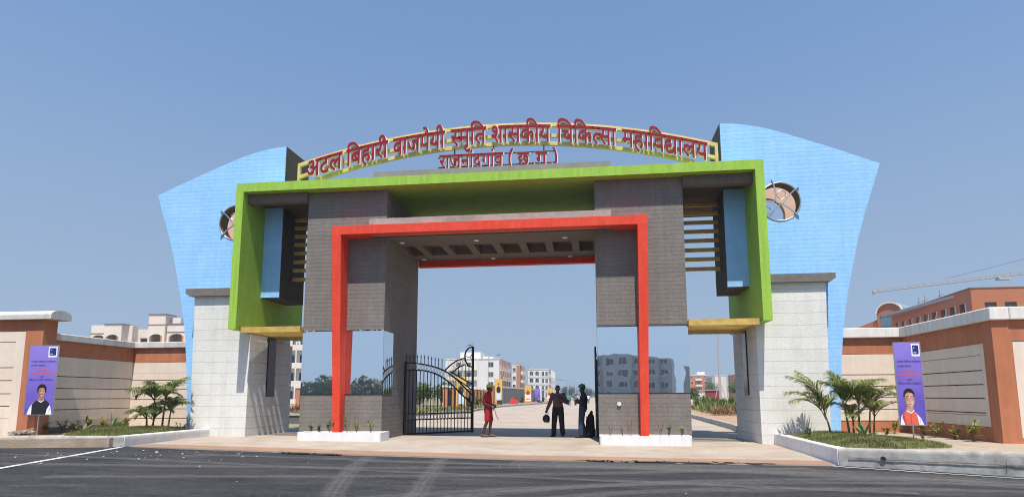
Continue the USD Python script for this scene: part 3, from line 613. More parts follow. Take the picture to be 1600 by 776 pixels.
# pale stone towers
for s in (-1, 1):
    t = group_part('stone_tower', gate)
    TY0, TY1, TT = 0.5, 3.25, 4.80
    def xo(z): return 10.12 + 0.155*z/4.8
    def tower_box(z0, z1, ins):
        x0 = 8.17; xb = x0-(0.10 if z1 < 3.58 else 0.0)
        return MB().hexa([(s*(x0+ins) if s > 0 else s*(xo(z)-ins), TY0+ins, z) if i == 0 else (s*(xo(z)-ins) if s > 0 else s*(x0+ins), TY0+ins, z) if i == 1 else
                          (s*(xo(z)-ins) if s > 0 else s*(xb+ins), TY1-ins, z) if i == 2 else (s*(xb+ins) if s > 0 else s*(xo(z)-ins), TY1-ins, z) for z in (z0, z1) for i in range(4)])
    obj('core', tower_box(-0.1, TT-0.01, 0.008), 'joint_stone', t)
    z, H, J = gz(s*9)+0.005-0.1, 0.365, 0.007
    while z < TT-0.02:
        z1 = min(z+H-J, TT)
        obj('stone_course', tower_box(z, z1, float(rng.uniform(-0.002, 0.001))), 'tower_stone', t)
        z += H
    x0, x1 = 8.44, 10.53
    obj('cap_slab', MB().facade(Polygon([(s*x0, 4.80), (s*(x1-0.14), 4.80), (s*x1, 4.90), (s*x1, 5.055), (s*x0, 5.055)]), 0.36, 0.999), 'cap_grey', t)
    obj('slot_frame', bx(s*8.100, s*8.166, 1.57, 2.11, 1.41, 3.46), 'gate_black', t)
    obj('slot_pane', bx(s*8.092, s*8.099, 1.60, 2.08, 1.44, 3.44), 'far_glass', t)
    # timber canopy over the side passage
    c = group_part('side_canopy', gate)
    obj('fascia_board', bx(s*(PO+0.005), s*8.10, -0.21, -0.13, 3.46, 3.645), 'timber_yellow', c)
    obj('side_rail', bx(s*(PO+0.005), s*(PO+0.09), -0.13, 2.85, 3.47, 3.63), 'timber_yellow', c)
    obj('side_rail', bx(s*8.03, s*8.10, -0.13, 2.85, 3.47, 3.63), 'timber_yellow', c)
    y = 0.10
    while y < 2.86:
        obj('slat', rbox(s*(PO+0.09), s*8.03, y, y+0.16, 3.49, 3.61, 0.008), 'timber_yellow', c); y += 0.33
    # horizontal timber louvres between booth and wing
    for z in (7.78, 7.48, 7.17, 6.86, 6.545, 6.225, 5.91, 5.58):
        obj('louvre_slat', rbox(s*(PO+0.003), s*(7.482+0.0), 1.84, 1.95, z-0.065, z+0.055, 0.006), 'timber_yellow', gate)
obj('doorbell', MB().tri(trimesh.creation.cylinder(0.06, 0.05, transform=trimesh.transformations.rotation_matrix(math.pi/2, [1, 0, 0], [0, 0, 0]))).xf(np.array([[1, 0, 0, 3.98], [0, 1, 0, -0.025], [0, 0, 1, 1.16], [0, 0, 0, 1]])), 'coping_white', gate)

# ------------------------------------------------------------------ arched sign
LET = json.loads('{"a":[[[[[[420,371],[506,367],[577,376],[577,534],[504,534],[504,639],[796,639],[796,534],[692,534],[692,-17],[577,-17],[577,269],[481,263],[487,218],[481,171],[464,131],[435,100],[357,67],[282,65],[197,94],[124,157],[56,259],[6,366],[109,404],[175,269],[238,194],[271,176],[305,170],[335,174],[362,189],[373,217],[372,247],[343,301],[313,329],[244,323],[237,427],[309,435],[341,449],[362,484],[356,523],[326,542],[280,544],[231,532],[161,501],[125,602],[220,640],[298,649],[349,644],[393,630],[429,605],[464,556],[475,516],[474,467],[457,418]]]],[[[[1037,437],[1037,534],[747,534],[747,639],[1300,639],[1300,534],[1152,534],[1152,332],[1038,330],[969,312],[940,292],[919,265],[907,215],[912,176],[933,136],[966,109],[1010,94],[1064,91],[1122,99],[1228,145],[1267,38],[1122,-11],[1003,-14],[939,2],[900,21],[852,59],[827,92],[801,151],[793,220],[802,285],[819,323],[858,369],[908,404],[967,426]]]],[[[[1251,534],[1251,639],[1978,639],[1978,534],[1874,534],[1874,-17],[1759,-17],[1759,339],[1721,329],[1686,300],[1659,255],[1635,187],[1526,221],[1557,308],[1546,315],[1510,332],[1477,336],[1448,331],[1423,312],[1412,260],[1430,207],[1477,151],[1602,41],[1524,-35],[1361,118],[1317,184],[1299,237],[1297,294],[1308,343],[1333,383],[1366,412],[1419,435],[1487,443],[1559,427],[1622,392],[1681,428],[1759,443],[1759,534]]]]],[[[[[53,639],[36,724],[43,777],[65,824],[100,862],[147,891],[203,908],[266,913],[404,893],[487,858],[597,775],[661,705],[709,639],[861,639],[861,534],[758,534],[758,-17],[643,-17],[643,135],[586,112],[537,103],[481,102],[426,111],[377,132],[337,162],[307,202],[291,250],[295,343],[318,392],[355,432],[403,459],[491,480],[566,479],[643,468],[643,534],[187,534],[187,-17],[72,-17],[72,534],[-17,534],[-17,639]],[[643,430],[637,365],[522,378],[627,248],[643,263]],[[174,639],[579,639],[504,718],[450,757],[396,785],[340,801],[282,807],[210,795],[165,763],[155,741],[151,705]],[[406,260],[422,230],[450,211],[487,202],[537,205],[425,346],[407,316]]]],[[[[921,249],[893,294],[882,340],[887,391],[913,435],[953,463],[995,476],[1174,482],[1174,534],[813,534],[813,639],[1651,639],[1651,534],[1548,534],[1548,-17],[1433,-17],[1433,534],[1289,534],[1289,377],[1035,376],[1011,372],[998,360],[999,329],[1017,303],[1077,315],[1137,316],[1199,307],[1249,286],[1296,246],[1325,181],[1324,113],[1290,46],[1244,9],[1168,-19],[1128,79],[1176,97],[1209,121],[1215,158],[1201,188],[1162,207],[1089,211],[1039,201],[998,170],[985,115],[1004,53],[1051,0],[1158,-87],[1079,-165],[942,-41],[908,3],[884,51],[872,103],[873,157],[888,205]]]],[[[[1805,371],[1838,400],[1855,436],[1858,482],[1848,534],[1603,534],[1603,639],[1815,639],[1796,700],[1793,771],[1813,833],[1839,867],[1875,893],[1918,908],[1989,912],[2046,899],[2092,870],[2131,825],[2172,740],[2205,639],[2319,639],[2319,534],[2216,534],[2216,-17],[2101,-17],[2101,534],[1964,534],[1972,439],[1949,357],[1897,296],[1815,248],[1923,141],[2041,44],[1962,-35],[1759,155],[1681,246],[1651,299],[1645,357],[1657,380],[1679,400],[1712,409],[1752,407]],[[1932,639],[2094,639],[2052,750],[2012,798],[1987,807],[1951,806],[1930,795],[1915,775],[1908,713]]]]],[[[[[370,135],[315,112],[268,103],[196,103],[145,117],[88,151],[56,188],[36,234],[29,286],[45,369],[93,431],[139,459],[223,480],[302,478],[370,467],[370,534],[-17,534],[-17,639],[846,639],[846,534],[743,534],[743,-17],[628,-17],[628,534],[484,534],[484,-17],[370,-17]],[[370,439],[365,361],[240,373],[195,363],[164,343],[147,313],[144,287],[147,260],[161,232],[210,207],[265,207],[316,225],[366,263]]]],[[[[1237,353],[1273,296],[1289,234],[1284,171],[1259,120],[1218,86],[1153,65],[1087,67],[1015,96],[964,140],[918,203],[873,287],[824,411],[927,448],[979,315],[1027,233],[1074,185],[1105,172],[1138,172],[1162,183],[1173,199],[1177,227],[1170,264],[1130,323],[1067,371],[1106,458],[1370,458],[1370,534],[798,534],[798,639],[1589,639],[1589,534],[1485,534],[1485,-17],[1370,-17],[1370,353]]]],[[[[1932,639],[1899,732],[1865,785],[1837,802],[1810,806],[1729,787],[1694,893],[1756,909],[1807,913],[1862,906],[1895,893],[1938,861],[1975,812],[2008,744],[2042,639],[2157,639],[2157,534],[2053,534],[2053,-17],[1938,-17],[1938,161],[1872,135],[1797,129],[1732,144],[1673,182],[1642,227],[1625,282],[1619,534],[1540,534],[1540,639]],[[1734,369],[1742,281],[1754,258],[1773,243],[1806,235],[1855,238],[1927,277],[1938,287],[1938,534],[1734,534]]]],[[[[2239,534],[2108,534],[2108,639],[2491,639],[2472,700],[2469,771],[2489,833],[2532,881],[2594,908],[2665,912],[2722,899],[2768,870],[2828,786],[2881,639],[2995,639],[2995,534],[2892,534],[2892,-17],[2777,-17],[2777,534],[2633,534],[2633,-17],[2518,-17],[2518,150],[2444,122],[2347,117],[2265,144],[2201,204],[2161,286],[2143,366],[2224,390],[2257,417],[2267,445],[2267,473]],[[2608,639],[2770,639],[2728,750],[2688,798],[2663,807],[2627,806],[2606,795],[2591,775],[2584,713]],[[2277,292],[2315,241],[2370,221],[2439,228],[2514,277],[2518,534],[2363,534],[2382,445],[2368,374],[2326,320]]]]],[[[[[181,376],[200,449],[189,534],[-17,534],[-17,639],[420,639],[420,534],[305,534],[314,430],[290,345],[389,339],[493,352],[505,246],[380,234],[305,239],[214,258],[194,247],[294,140],[405,43],[327,-35],[133,155],[59,246],[29,300],[25,357],[37,380],[59,400],[123,409],[156,396]]]],[[[[1035,-241],[936,-280],[855,-284],[788,-266],[737,-225],[709,-170],[705,-105],[717,-67],[739,-32],[800,14],[800,233],[613,233],[611,190],[600,161],[580,143],[556,135],[515,141],[463,177],[420,237],[411,286],[420,309],[438,327],[498,338],[498,534],[372,534],[372,639],[1018,639],[1018,534],[915,534],[915,19],[924,-62],[840,-85],[821,-102],[812,-132],[824,-163],[867,-180],[926,-173],[998,-140]],[[613,338],[800,338],[800,534],[613,534]]]],[[[[1040,639],[1023,724],[1030,777],[1052,824],[1087,862],[1134,891],[1190,908],[1253,913],[1391,893],[1474,858],[1584,775],[1648,705],[1696,639],[1847,639],[1847,534],[1744,534],[1744,-17],[1629,-17],[1629,311],[1449,305],[1413,291],[1394,268],[1390,223],[1412,167],[1466,106],[1543,41],[1464,-35],[1328,98],[1292,159],[1277,208],[1274,255],[1285,302],[1313,349],[1351,381],[1404,404],[1455,413],[1629,416],[1629,534],[1174,534],[1174,-17],[1059,-17],[1059,534],[970,534],[970,639]],[[1161,639],[1566,639],[1491,718],[1437,757],[1383,785],[1327,801],[1269,807],[1197,795],[1152,763],[1142,741],[1138,705]]]]],[[[[[608,-17],[493,-17],[493,534],[404,534],[404,639],[970,639],[970,534],[867,534],[867,-17],[752,-17],[752,534],[608,534]]],[[[97,174],[53,193],[31,220],[24,266],[40,305],[73,326],[111,331],[148,322],[194,295],[238,322],[264,352],[165,369],[120,390],[85,421],[62,456],[50,496],[50,536],[59,570],[90,613],[140,640],[221,648],[285,633],[341,596],[373,555],[394,503],[401,440],[392,369],[364,304],[320,248],[283,218],[368,130],[438,39],[346,-24],[259,90],[174,176]],[[267,358],[281,388],[288,442]],[[287,456],[277,500],[245,537],[199,549],[172,544],[159,534],[157,505],[178,477],[224,461]]]],[[[[1120,376],[1139,449],[1128,534],[922,534],[922,639],[1647,639],[1647,534],[1543,534],[1543,-17],[1428,-17],[1428,244],[1290,235],[1153,258],[1133,247],[1233,140],[1344,43],[1266,-35],[1199,25],[1025,211],[979,275],[965,313],[967,365],[981,388],[1008,405],[1071,407]],[[1229,345],[1333,339],[1428,352],[1428,534],[1244,534],[1253,430]]]],[[[[1941,639],[1922,728],[1929,780],[1949,825],[1983,863],[2028,891],[2081,908],[2143,913],[2271,894],[2382,837],[2476,748],[2552,639],[2667,639],[2667,534],[2564,534],[2564,-17],[2449,-17],[2449,534],[2084,534],[2084,385],[2114,402],[2159,415],[2229,411],[2268,395],[2302,369],[2337,313],[2348,239],[2341,172],[2319,100],[2271,16],[2169,75],[2208,135],[2232,212],[2227,282],[2213,301],[2194,311],[2148,306],[2084,252],[2084,-17],[1969,-17],[1969,141],[1906,110],[1824,102],[1745,122],[1692,159],[1656,216],[1645,270],[1651,344],[1671,391],[1726,446],[1801,475],[1876,481],[1969,468],[1969,534],[1598,534],[1598,639]],[[2060,639],[2424,639],[2354,722],[2307,759],[2259,786],[2209,802],[2157,807],[2091,796],[2050,764],[2037,707]],[[1969,429],[1963,360],[1847,373],[1805,364],[1777,344],[1762,317],[1760,277],[1766,252],[1784,226],[1821,207],[1880,210],[1923,230],[1969,267]]]],[[[[2750,534],[2619,534],[2619,639],[3248,639],[3248,534],[3144,534],[3144,-17],[3029,-17],[3029,150],[2955,122],[2858,117],[2776,144],[2712,204],[2672,286],[2654,366],[2735,390],[2768,417],[2778,445],[2778,473]],[[2788,292],[2826,241],[2881,221],[2950,228],[3025,277],[3029,534],[2874,534],[2893,445],[2879,374],[2837,320]]]]],[[[[[53,639],[38,692],[38,752],[68,825],[107,863],[158,891],[220,908],[290,913],[402,904],[537,864],[598,834],[682,776],[757,705],[812,639],[925,639],[925,534],[821,534],[821,-17],[707,-17],[707,135],[641,108],[576,101],[500,113],[457,134],[408,184],[389,226],[385,296],[407,353],[280,352],[280,458],[667,457],[656,353],[592,352],[548,343],[510,317],[498,287],[503,243],[536,213],[591,206],[642,218],[707,267],[707,534],[187,534],[187,-17],[72,-17],[72,534],[-17,534],[-17,639]],[[174,639],[676,639],[585,716],[486,772],[383,801],[311,807],[220,795],[168,761],[155,739],[151,703]]]],[[[[946,639],[929,724],[936,777],[958,824],[993,862],[1040,891],[1096,908],[1159,913],[1297,893],[1380,858],[1490,775],[1554,705],[1602,639],[1946,639],[1946,534],[1621,534],[1621,385],[1651,402],[1696,415],[1766,411],[1805,395],[1839,369],[1874,313],[1885,239],[1878,172],[1856,100],[1808,16],[1706,75],[1745,135],[1769,212],[1764,282],[1750,301],[1731,311],[1685,306],[1621,252],[1621,-17],[1506,-17],[1506,141],[1428,106],[1345,103],[1268,129],[1209,185],[1184,251],[1183,318],[1196,369],[1223,412],[1263,446],[1338,475],[1413,481],[1506,468],[1506,534],[1080,534],[1080,-17],[965,-17],[965,534],[876,534],[876,639]],[[1506,429],[1500,360],[1384,373],[1342,364],[1314,344],[1299,317],[1297,277],[1303,252],[1321,226],[1358,207],[1417,210],[1460,230],[1506,267]],[[1067,639],[1472,639],[1397,718],[1343,757],[1289,785],[1233,801],[1175,807],[1103,795],[1058,763],[1048,741],[1044,705]]]],[[[[1942,255],[1953,302],[1974,341],[2007,373],[2044,394],[2143,415],[2311,416],[2311,311],[2117,305],[2081,291],[2062,268],[2058,223],[2080,167],[2134,106],[2211,41],[2132,-35],[2033,56],[1986,113],[1953,175]]],[[[2294,639],[2294,534],[1897,534],[1897,639]]]],[[[[2415,376],[2434,449],[2423,534],[2217,534],[2217,639],[3200,639],[3200,534],[3097,534],[3097,-17],[2982,-17],[2982,534],[2838,534],[2838,-17],[2723,-17],[2723,244],[2585,235],[2448,258],[2428,247],[2528,140],[2639,43],[2561,-35],[2494,25],[2320,211],[2274,275],[2260,313],[2262,365],[2276,388],[2303,405],[2366,407]],[[2524,345],[2628,339],[2723,352],[2723,534],[2539,534],[2548,430]]]]],[[[[[526,-17],[411,-17],[411,233],[224,233],[222,190],[211,161],[191,143],[167,135],[118,144],[61,191],[31,237],[22,286],[31,309],[49,327],[109,338],[109,534],[-17,534],[-17,639],[629,639],[629,534],[526,534]],[[224,534],[224,338],[411,338],[411,534]]]],[[[[689,249],[661,294],[650,340],[655,391],[681,435],[721,463],[763,476],[942,482],[942,534],[581,534],[581,639],[1419,639],[1419,534],[1316,534],[1316,-17],[1201,-17],[1201,534],[1057,534],[1057,377],[803,376],[779,372],[766,360],[767,329],[785,303],[845,315],[905,316],[967,307],[1017,286],[1064,246],[1093,181],[1092,113],[1058,46],[1012,9],[936,-19],[896,79],[944,97],[977,121],[983,158],[969,188],[930,207],[857,211],[807,201],[766,170],[753,115],[772,53],[819,0],[926,-87],[847,-165],[710,-41],[676,3],[652,51],[640,103],[641,157],[656,205]]]],[[[[1441,639],[1424,724],[1431,777],[1453,824],[1488,862],[1535,891],[1591,908],[1654,913],[1792,893],[1875,858],[1985,775],[2049,705],[2097,639],[2235,639],[2235,534],[2131,534],[2131,-17],[2017,-17],[2017,135],[1962,112],[1915,103],[1861,102],[1808,111],[1762,132],[1723,163],[1695,203],[1679,251],[1683,343],[1704,392],[1740,431],[1786,459],[1870,480],[1949,478],[2017,467],[2017,534],[1575,534],[1575,-17],[1460,-17],[1460,534],[1371,534],[1371,639]],[[2017,439],[2012,361],[1887,373],[1842,363],[1811,343],[1794,313],[1791,287],[1794,260],[1808,232],[1857,207],[1912,207],[1963,225],[2013,263]],[[1562,639],[1967,639],[1892,718],[1838,757],[1784,785],[1728,801],[1670,807],[1598,795],[1553,763],[1543,741],[1539,705]]]],[[[[2288,227],[2250,273],[2233,310],[2229,372],[2244,415],[2272,446],[2319,472],[2377,481],[2456,482],[2456,534],[2186,534],[2186,639],[3177,639],[3177,534],[3074,534],[3074,-17],[2959,-17],[2959,534],[2815,534],[2815,-29],[2700,-29],[2700,62],[2630,12],[2548,-20],[2438,-27],[2362,-9],[2303,31],[2269,90],[2264,155]],[[2371,296],[2417,311],[2480,317],[2594,303],[2585,198],[2499,210],[2435,205],[2395,184],[2378,141],[2393,99],[2441,78],[2515,80],[2596,115],[2651,162],[2700,217],[2700,534],[2571,534],[2571,377],[2360,373],[2344,360],[2343,336]]]],[[[[3129,534],[3129,639],[3856,639],[3856,534],[3752,534],[3752,-17],[3637,-17],[3637,339],[3599,329],[3564,300],[3537,255],[3513,187],[3404,221],[3435,308],[3424,315],[3388,332],[3355,336],[3326,331],[3301,312],[3290,260],[3308,207],[3355,151],[3480,41],[3402,-35],[3239,118],[3195,184],[3177,237],[3175,294],[3186,343],[3211,383],[3244,412],[3297,435],[3365,443],[3437,427],[3500,392],[3559,428],[3637,443],[3637,534]]]],[[[[3938,534],[3807,534],[3807,639],[4436,639],[4436,534],[4332,534],[4332,-17],[4217,-17],[4217,150],[4143,122],[4046,117],[3964,144],[3900,204],[3860,286],[3842,366],[3923,390],[3956,417],[3966,445],[3966,473]],[[3976,292],[4014,241],[4069,221],[4138,228],[4213,277],[4217,534],[4062,534],[4081,445],[4067,374],[4025,320]]]]]],"b":[[[[[[185,371],[218,400],[235,436],[238,482],[228,534],[-17,534],[-17,639],[699,639],[699,534],[596,534],[596,-17],[481,-17],[481,534],[344,534],[352,439],[329,357],[277,296],[195,248],[303,141],[421,44],[342,-35],[139,155],[61,246],[31,299],[25,357],[37,380],[59,400],[92,409],[132,407]]]],[[[[1090,353],[1126,296],[1142,234],[1137,171],[1112,120],[1071,86],[1006,65],[940,67],[868,96],[817,140],[771,203],[726,287],[677,411],[780,448],[832,315],[880,233],[927,185],[958,172],[991,172],[1015,183],[1026,199],[1030,227],[1023,264],[983,323],[920,371],[959,458],[1223,458],[1223,534],[651,534],[651,639],[1442,639],[1442,534],[1338,534],[1338,-17],[1223,-17],[1223,353]]]],[[[[2255,639],[2255,534],[2152,534],[2152,-17],[2037,-17],[2037,534],[1893,534],[1893,-17],[1778,-17],[1778,281],[1631,281],[1629,224],[1618,197],[1598,179],[1563,171],[1532,177],[1492,203],[1440,273],[1431,307],[1434,345],[1448,367],[1474,382],[1778,386],[1778,534],[1393,534],[1393,639]]],[[[2024,791],[2037,817],[2058,837],[2085,846],[2113,845],[2138,831],[2157,809],[2165,782],[2164,753],[2152,727],[2131,707],[2104,698],[2075,699],[2050,713],[2032,735],[2023,762]]]],[[[[2502,473],[2502,534],[2207,534],[2207,639],[2775,639],[2775,534],[2617,534],[2617,368],[2500,366],[2440,356],[2395,332],[2370,288],[2368,247],[2382,209],[2413,178],[2444,165],[2515,157],[2514,189],[2525,223],[2550,245],[2577,255],[2641,250],[2683,217],[2699,185],[2700,139],[2684,102],[2657,79],[2729,-30],[2631,-80],[2556,54],[2452,56],[2365,83],[2327,107],[2294,141],[2259,216],[2253,272],[2261,330],[2276,366],[2306,405],[2341,433],[2386,454]]]],[[[[2969,234],[2953,182],[2931,166],[2904,161],[2850,178],[2790,241],[2770,285],[2770,326],[2794,363],[2854,376],[2854,534],[2727,534],[2727,639],[3597,639],[3597,534],[3494,534],[3494,-17],[3379,-17],[3379,534],[3235,534],[3235,-17],[3120,-17],[3120,534],[2969,534]]],[[[3366,791],[3379,817],[3400,837],[3427,846],[3455,845],[3480,831],[3499,809],[3507,782],[3506,753],[3494,727],[3473,707],[3446,698],[3417,699],[3392,713],[3374,735],[3365,762]]]],[[[[3936,135],[3881,112],[3834,103],[3762,103],[3711,117],[3654,151],[3622,188],[3602,234],[3595,286],[3611,369],[3659,431],[3705,459],[3789,480],[3868,478],[3936,467],[3936,534],[3549,534],[3549,639],[4154,639],[4154,534],[4050,534],[4050,-17],[3936,-17]],[[3936,439],[3931,361],[3806,373],[3761,363],[3730,343],[3713,313],[3710,287],[3713,260],[3727,232],[3776,207],[3831,207],[3882,225],[3932,263]]]]],[[[[[204,-182],[133,-62],[100,20],[76,109],[52,290],[60,476],[86,608],[114,692],[152,770],[204,849],[323,849],[249,714],[206,594],[179,467],[170,336],[179,206],[205,78],[249,-44],[325,-181]]]]],[[[[[107,225],[62,262],[33,314],[26,359],[39,420],[62,452],[115,485],[181,499],[267,495],[306,485],[297,382],[236,397],[188,396],[156,385],[143,365],[148,327],[186,303],[326,302],[317,198],[250,199],[216,187],[199,148],[209,115],[231,99],[266,89],[343,90],[428,117],[497,165],[508,178],[424,211],[371,251],[340,300],[331,337],[331,373],[344,421],[386,472],[438,495],[438,534],[-17,534],[-17,639],[732,639],[732,534],[552,534],[552,490],[606,460],[654,397],[666,356],[669,288],[658,227],[623,151],[568,84],[514,42],[427,2],[351,-14],[264,-16],[181,3],[122,45],[90,102],[85,163]],[[554,274],[555,336],[537,378],[498,401],[455,393],[441,358],[456,320],[492,293]],[[516,188],[533,214],[548,250]]]]],[[[[[55,54],[71,111],[95,130],[133,138],[172,130],[196,111],[207,91],[213,54],[196,-3],[172,-22],[133,-31],[95,-22],[71,-3]]]]],[[[[[225,534],[223,215],[214,189],[195,170],[169,162],[138,164],[96,185],[60,220],[34,263],[25,297],[28,335],[42,357],[68,372],[110,376],[110,534],[-17,534],[-17,639],[595,639],[595,534],[491,534],[491,-17],[376,-17],[376,534]]]]],[[[[[55,54],[71,111],[95,130],[133,138],[172,130],[196,111],[207,91],[213,54],[196,-3],[172,-22],[133,-31],[95,-22],[71,-3]]]]],[[[[[31,-182],[104,-47],[148,74],[174,201],[183,330],[174,461],[148,589],[105,711],[29,848],[150,849],[221,729],[254,646],[278,558],[302,376],[294,191],[267,58],[239,-25],[201,-103],[150,-182]]]]]]}')
sign = thing('arched_sign', 'arched yellow steel sign frame with raised crimson Hindi lettering above the gate roof', 'sign')
SY = 0.80
def ztop(x): return 10.56 - 24.47 + math.sqrt(24.47**2-(x-0.2)**2)
def zbot(x): return 9.79 - 22.07 + math.sqrt(22.07**2-(x-0.2)**2)
def arc_rail(zf, x0, x1, h, y0, y1):
    xs = np.linspace(x0, x1, 48); top = [(x, zf(x)) for x in xs]; return MB().facade(Polygon(top + [(x, z-h) for x, z in top[::-1]]), y0, y1)
XL, XR = -6.93, 7.36
obj('rail', arc_rail(ztop, XL, XR, 0.125, SY, SY+0.11), 'rail_yellow', sign)
obj('rail', arc_rail(lambda x: zbot(x)+0.12, -6.3, 6.6, 0.125, SY, SY+0.11), 'rail_yellow', sign)
obj('rail', arc_rail(lambda x: (ztop(x)+zbot(x))/2+0.0, XL, XR, 0.115, SY+0.003, SY+0.107), 'rail_yellow', sign)
for x in (XL+0.04, XR-0.04):
    obj('end_post', bx(x-0.045, x+0.045, SY-0.004, SY+0.114, GTOP, ztop(x)-0.01), 'rail_yellow', sign)
for x in (-5.3, -3.3, -1.1, 1.1, 3.3, 5.4):
    obj('brace', bx(x-0.02, x+0.02, SY+0.03, SY+0.08, zbot(x)+0.1, ztop(x)-0.1), 'rail_yellow', sign)
def letter(rings, fx, fz, parent):
    """one raised character: white body with a red face"""
    body, face = MB(), MB()
    for g in rings:
        pts = [[(fx(x), fz(x, y)) for x, y in densify(r)] for r in g]
        P = Polygon(pts[0], pts[1:]).buffer(0)
        P = P.buffer(-0.005)
        body.facade(affinity.translate(P.buffer(0.003), 0.022, -0.014), SY-0.15, SY-0.02)
        face.facade(P, SY-0.175, SY-0.148)
    b = obj('letter', body, 'letter_white', parent)
    obj('letter_face', face, 'letter_red', b)
def densify(r):
    out = []
    for a, b in zip(r, r[1:]+r[:1]):
        n = max(1, int(math.dist(a, b)/120))
        out += [(a[0]+(b[0]-a[0])*k/n, a[1]+(b[1]-a[1])*k/n) for k in range(n)]
    return out
words = [(-6.54, -5.25, 29, 1961), (-5.10, -3.63, 0, 2302), (-3.44, -1.63, 0, 2978), (-1.43, -0.21, 0, 1830), (-0.03, 1.96, 40, 3231), (2.17, 4.12, 0, 3183), (4.31, 7.01, 0, 4419)]
def head(x): return ztop(x) - 0.145
for (x0, x1, u0, u1), wd in zip(words, LET['a']):
    k = (x1-x0)/(u1-u0)
    for ch in wd:
        letter(ch, lambda u: x0+(u-u0)*k, lambda u, v: head(x0+(u-u0)*k) - 0.585 + 0.585*v/632 if v < 640 else head(x0+(u-u0)*k)+(v-632)*0.00086, sign)
l2 = [(-1.81, 0.37, 0, 4137), (0.55, 0.70, 68, 295), (0.85, 1.25, 0, 715), (1.30, 1.40, 72, 196), (1.46, 1.85, 0, 578), (1.89, 1.99, 72, 196), (2.02, 2.17, 59, 286)]
for (x0, x1, u0, u1), wd in zip(l2, LET['b']):
    k = (x1-x0)/(u1-u0)
    for ch in wd: letter(ch, lambda u: x0+(u-u0)*k, lambda u, v: 9.475-0.03*(x0+1.8)/2-0.455+0.455*v/632, sign)
for zz, x0, x1 in ((9.50, 0.2, 2.15), (9.10, -1.9, 2.15), (9.44, -1.9, 0.3)):
    obj('bar', bx(x0, x1, SY-0.01, SY+0.03, zz-0.018, zz+0.018), 'dark_steel', sign)
for x in (-1.33, 0.02, 1.72):
    obj('hanger', bx(x-0.02, x+0.02, SY, SY+0.04, 8.885, zbot(x)), 'dark_steel', sign)

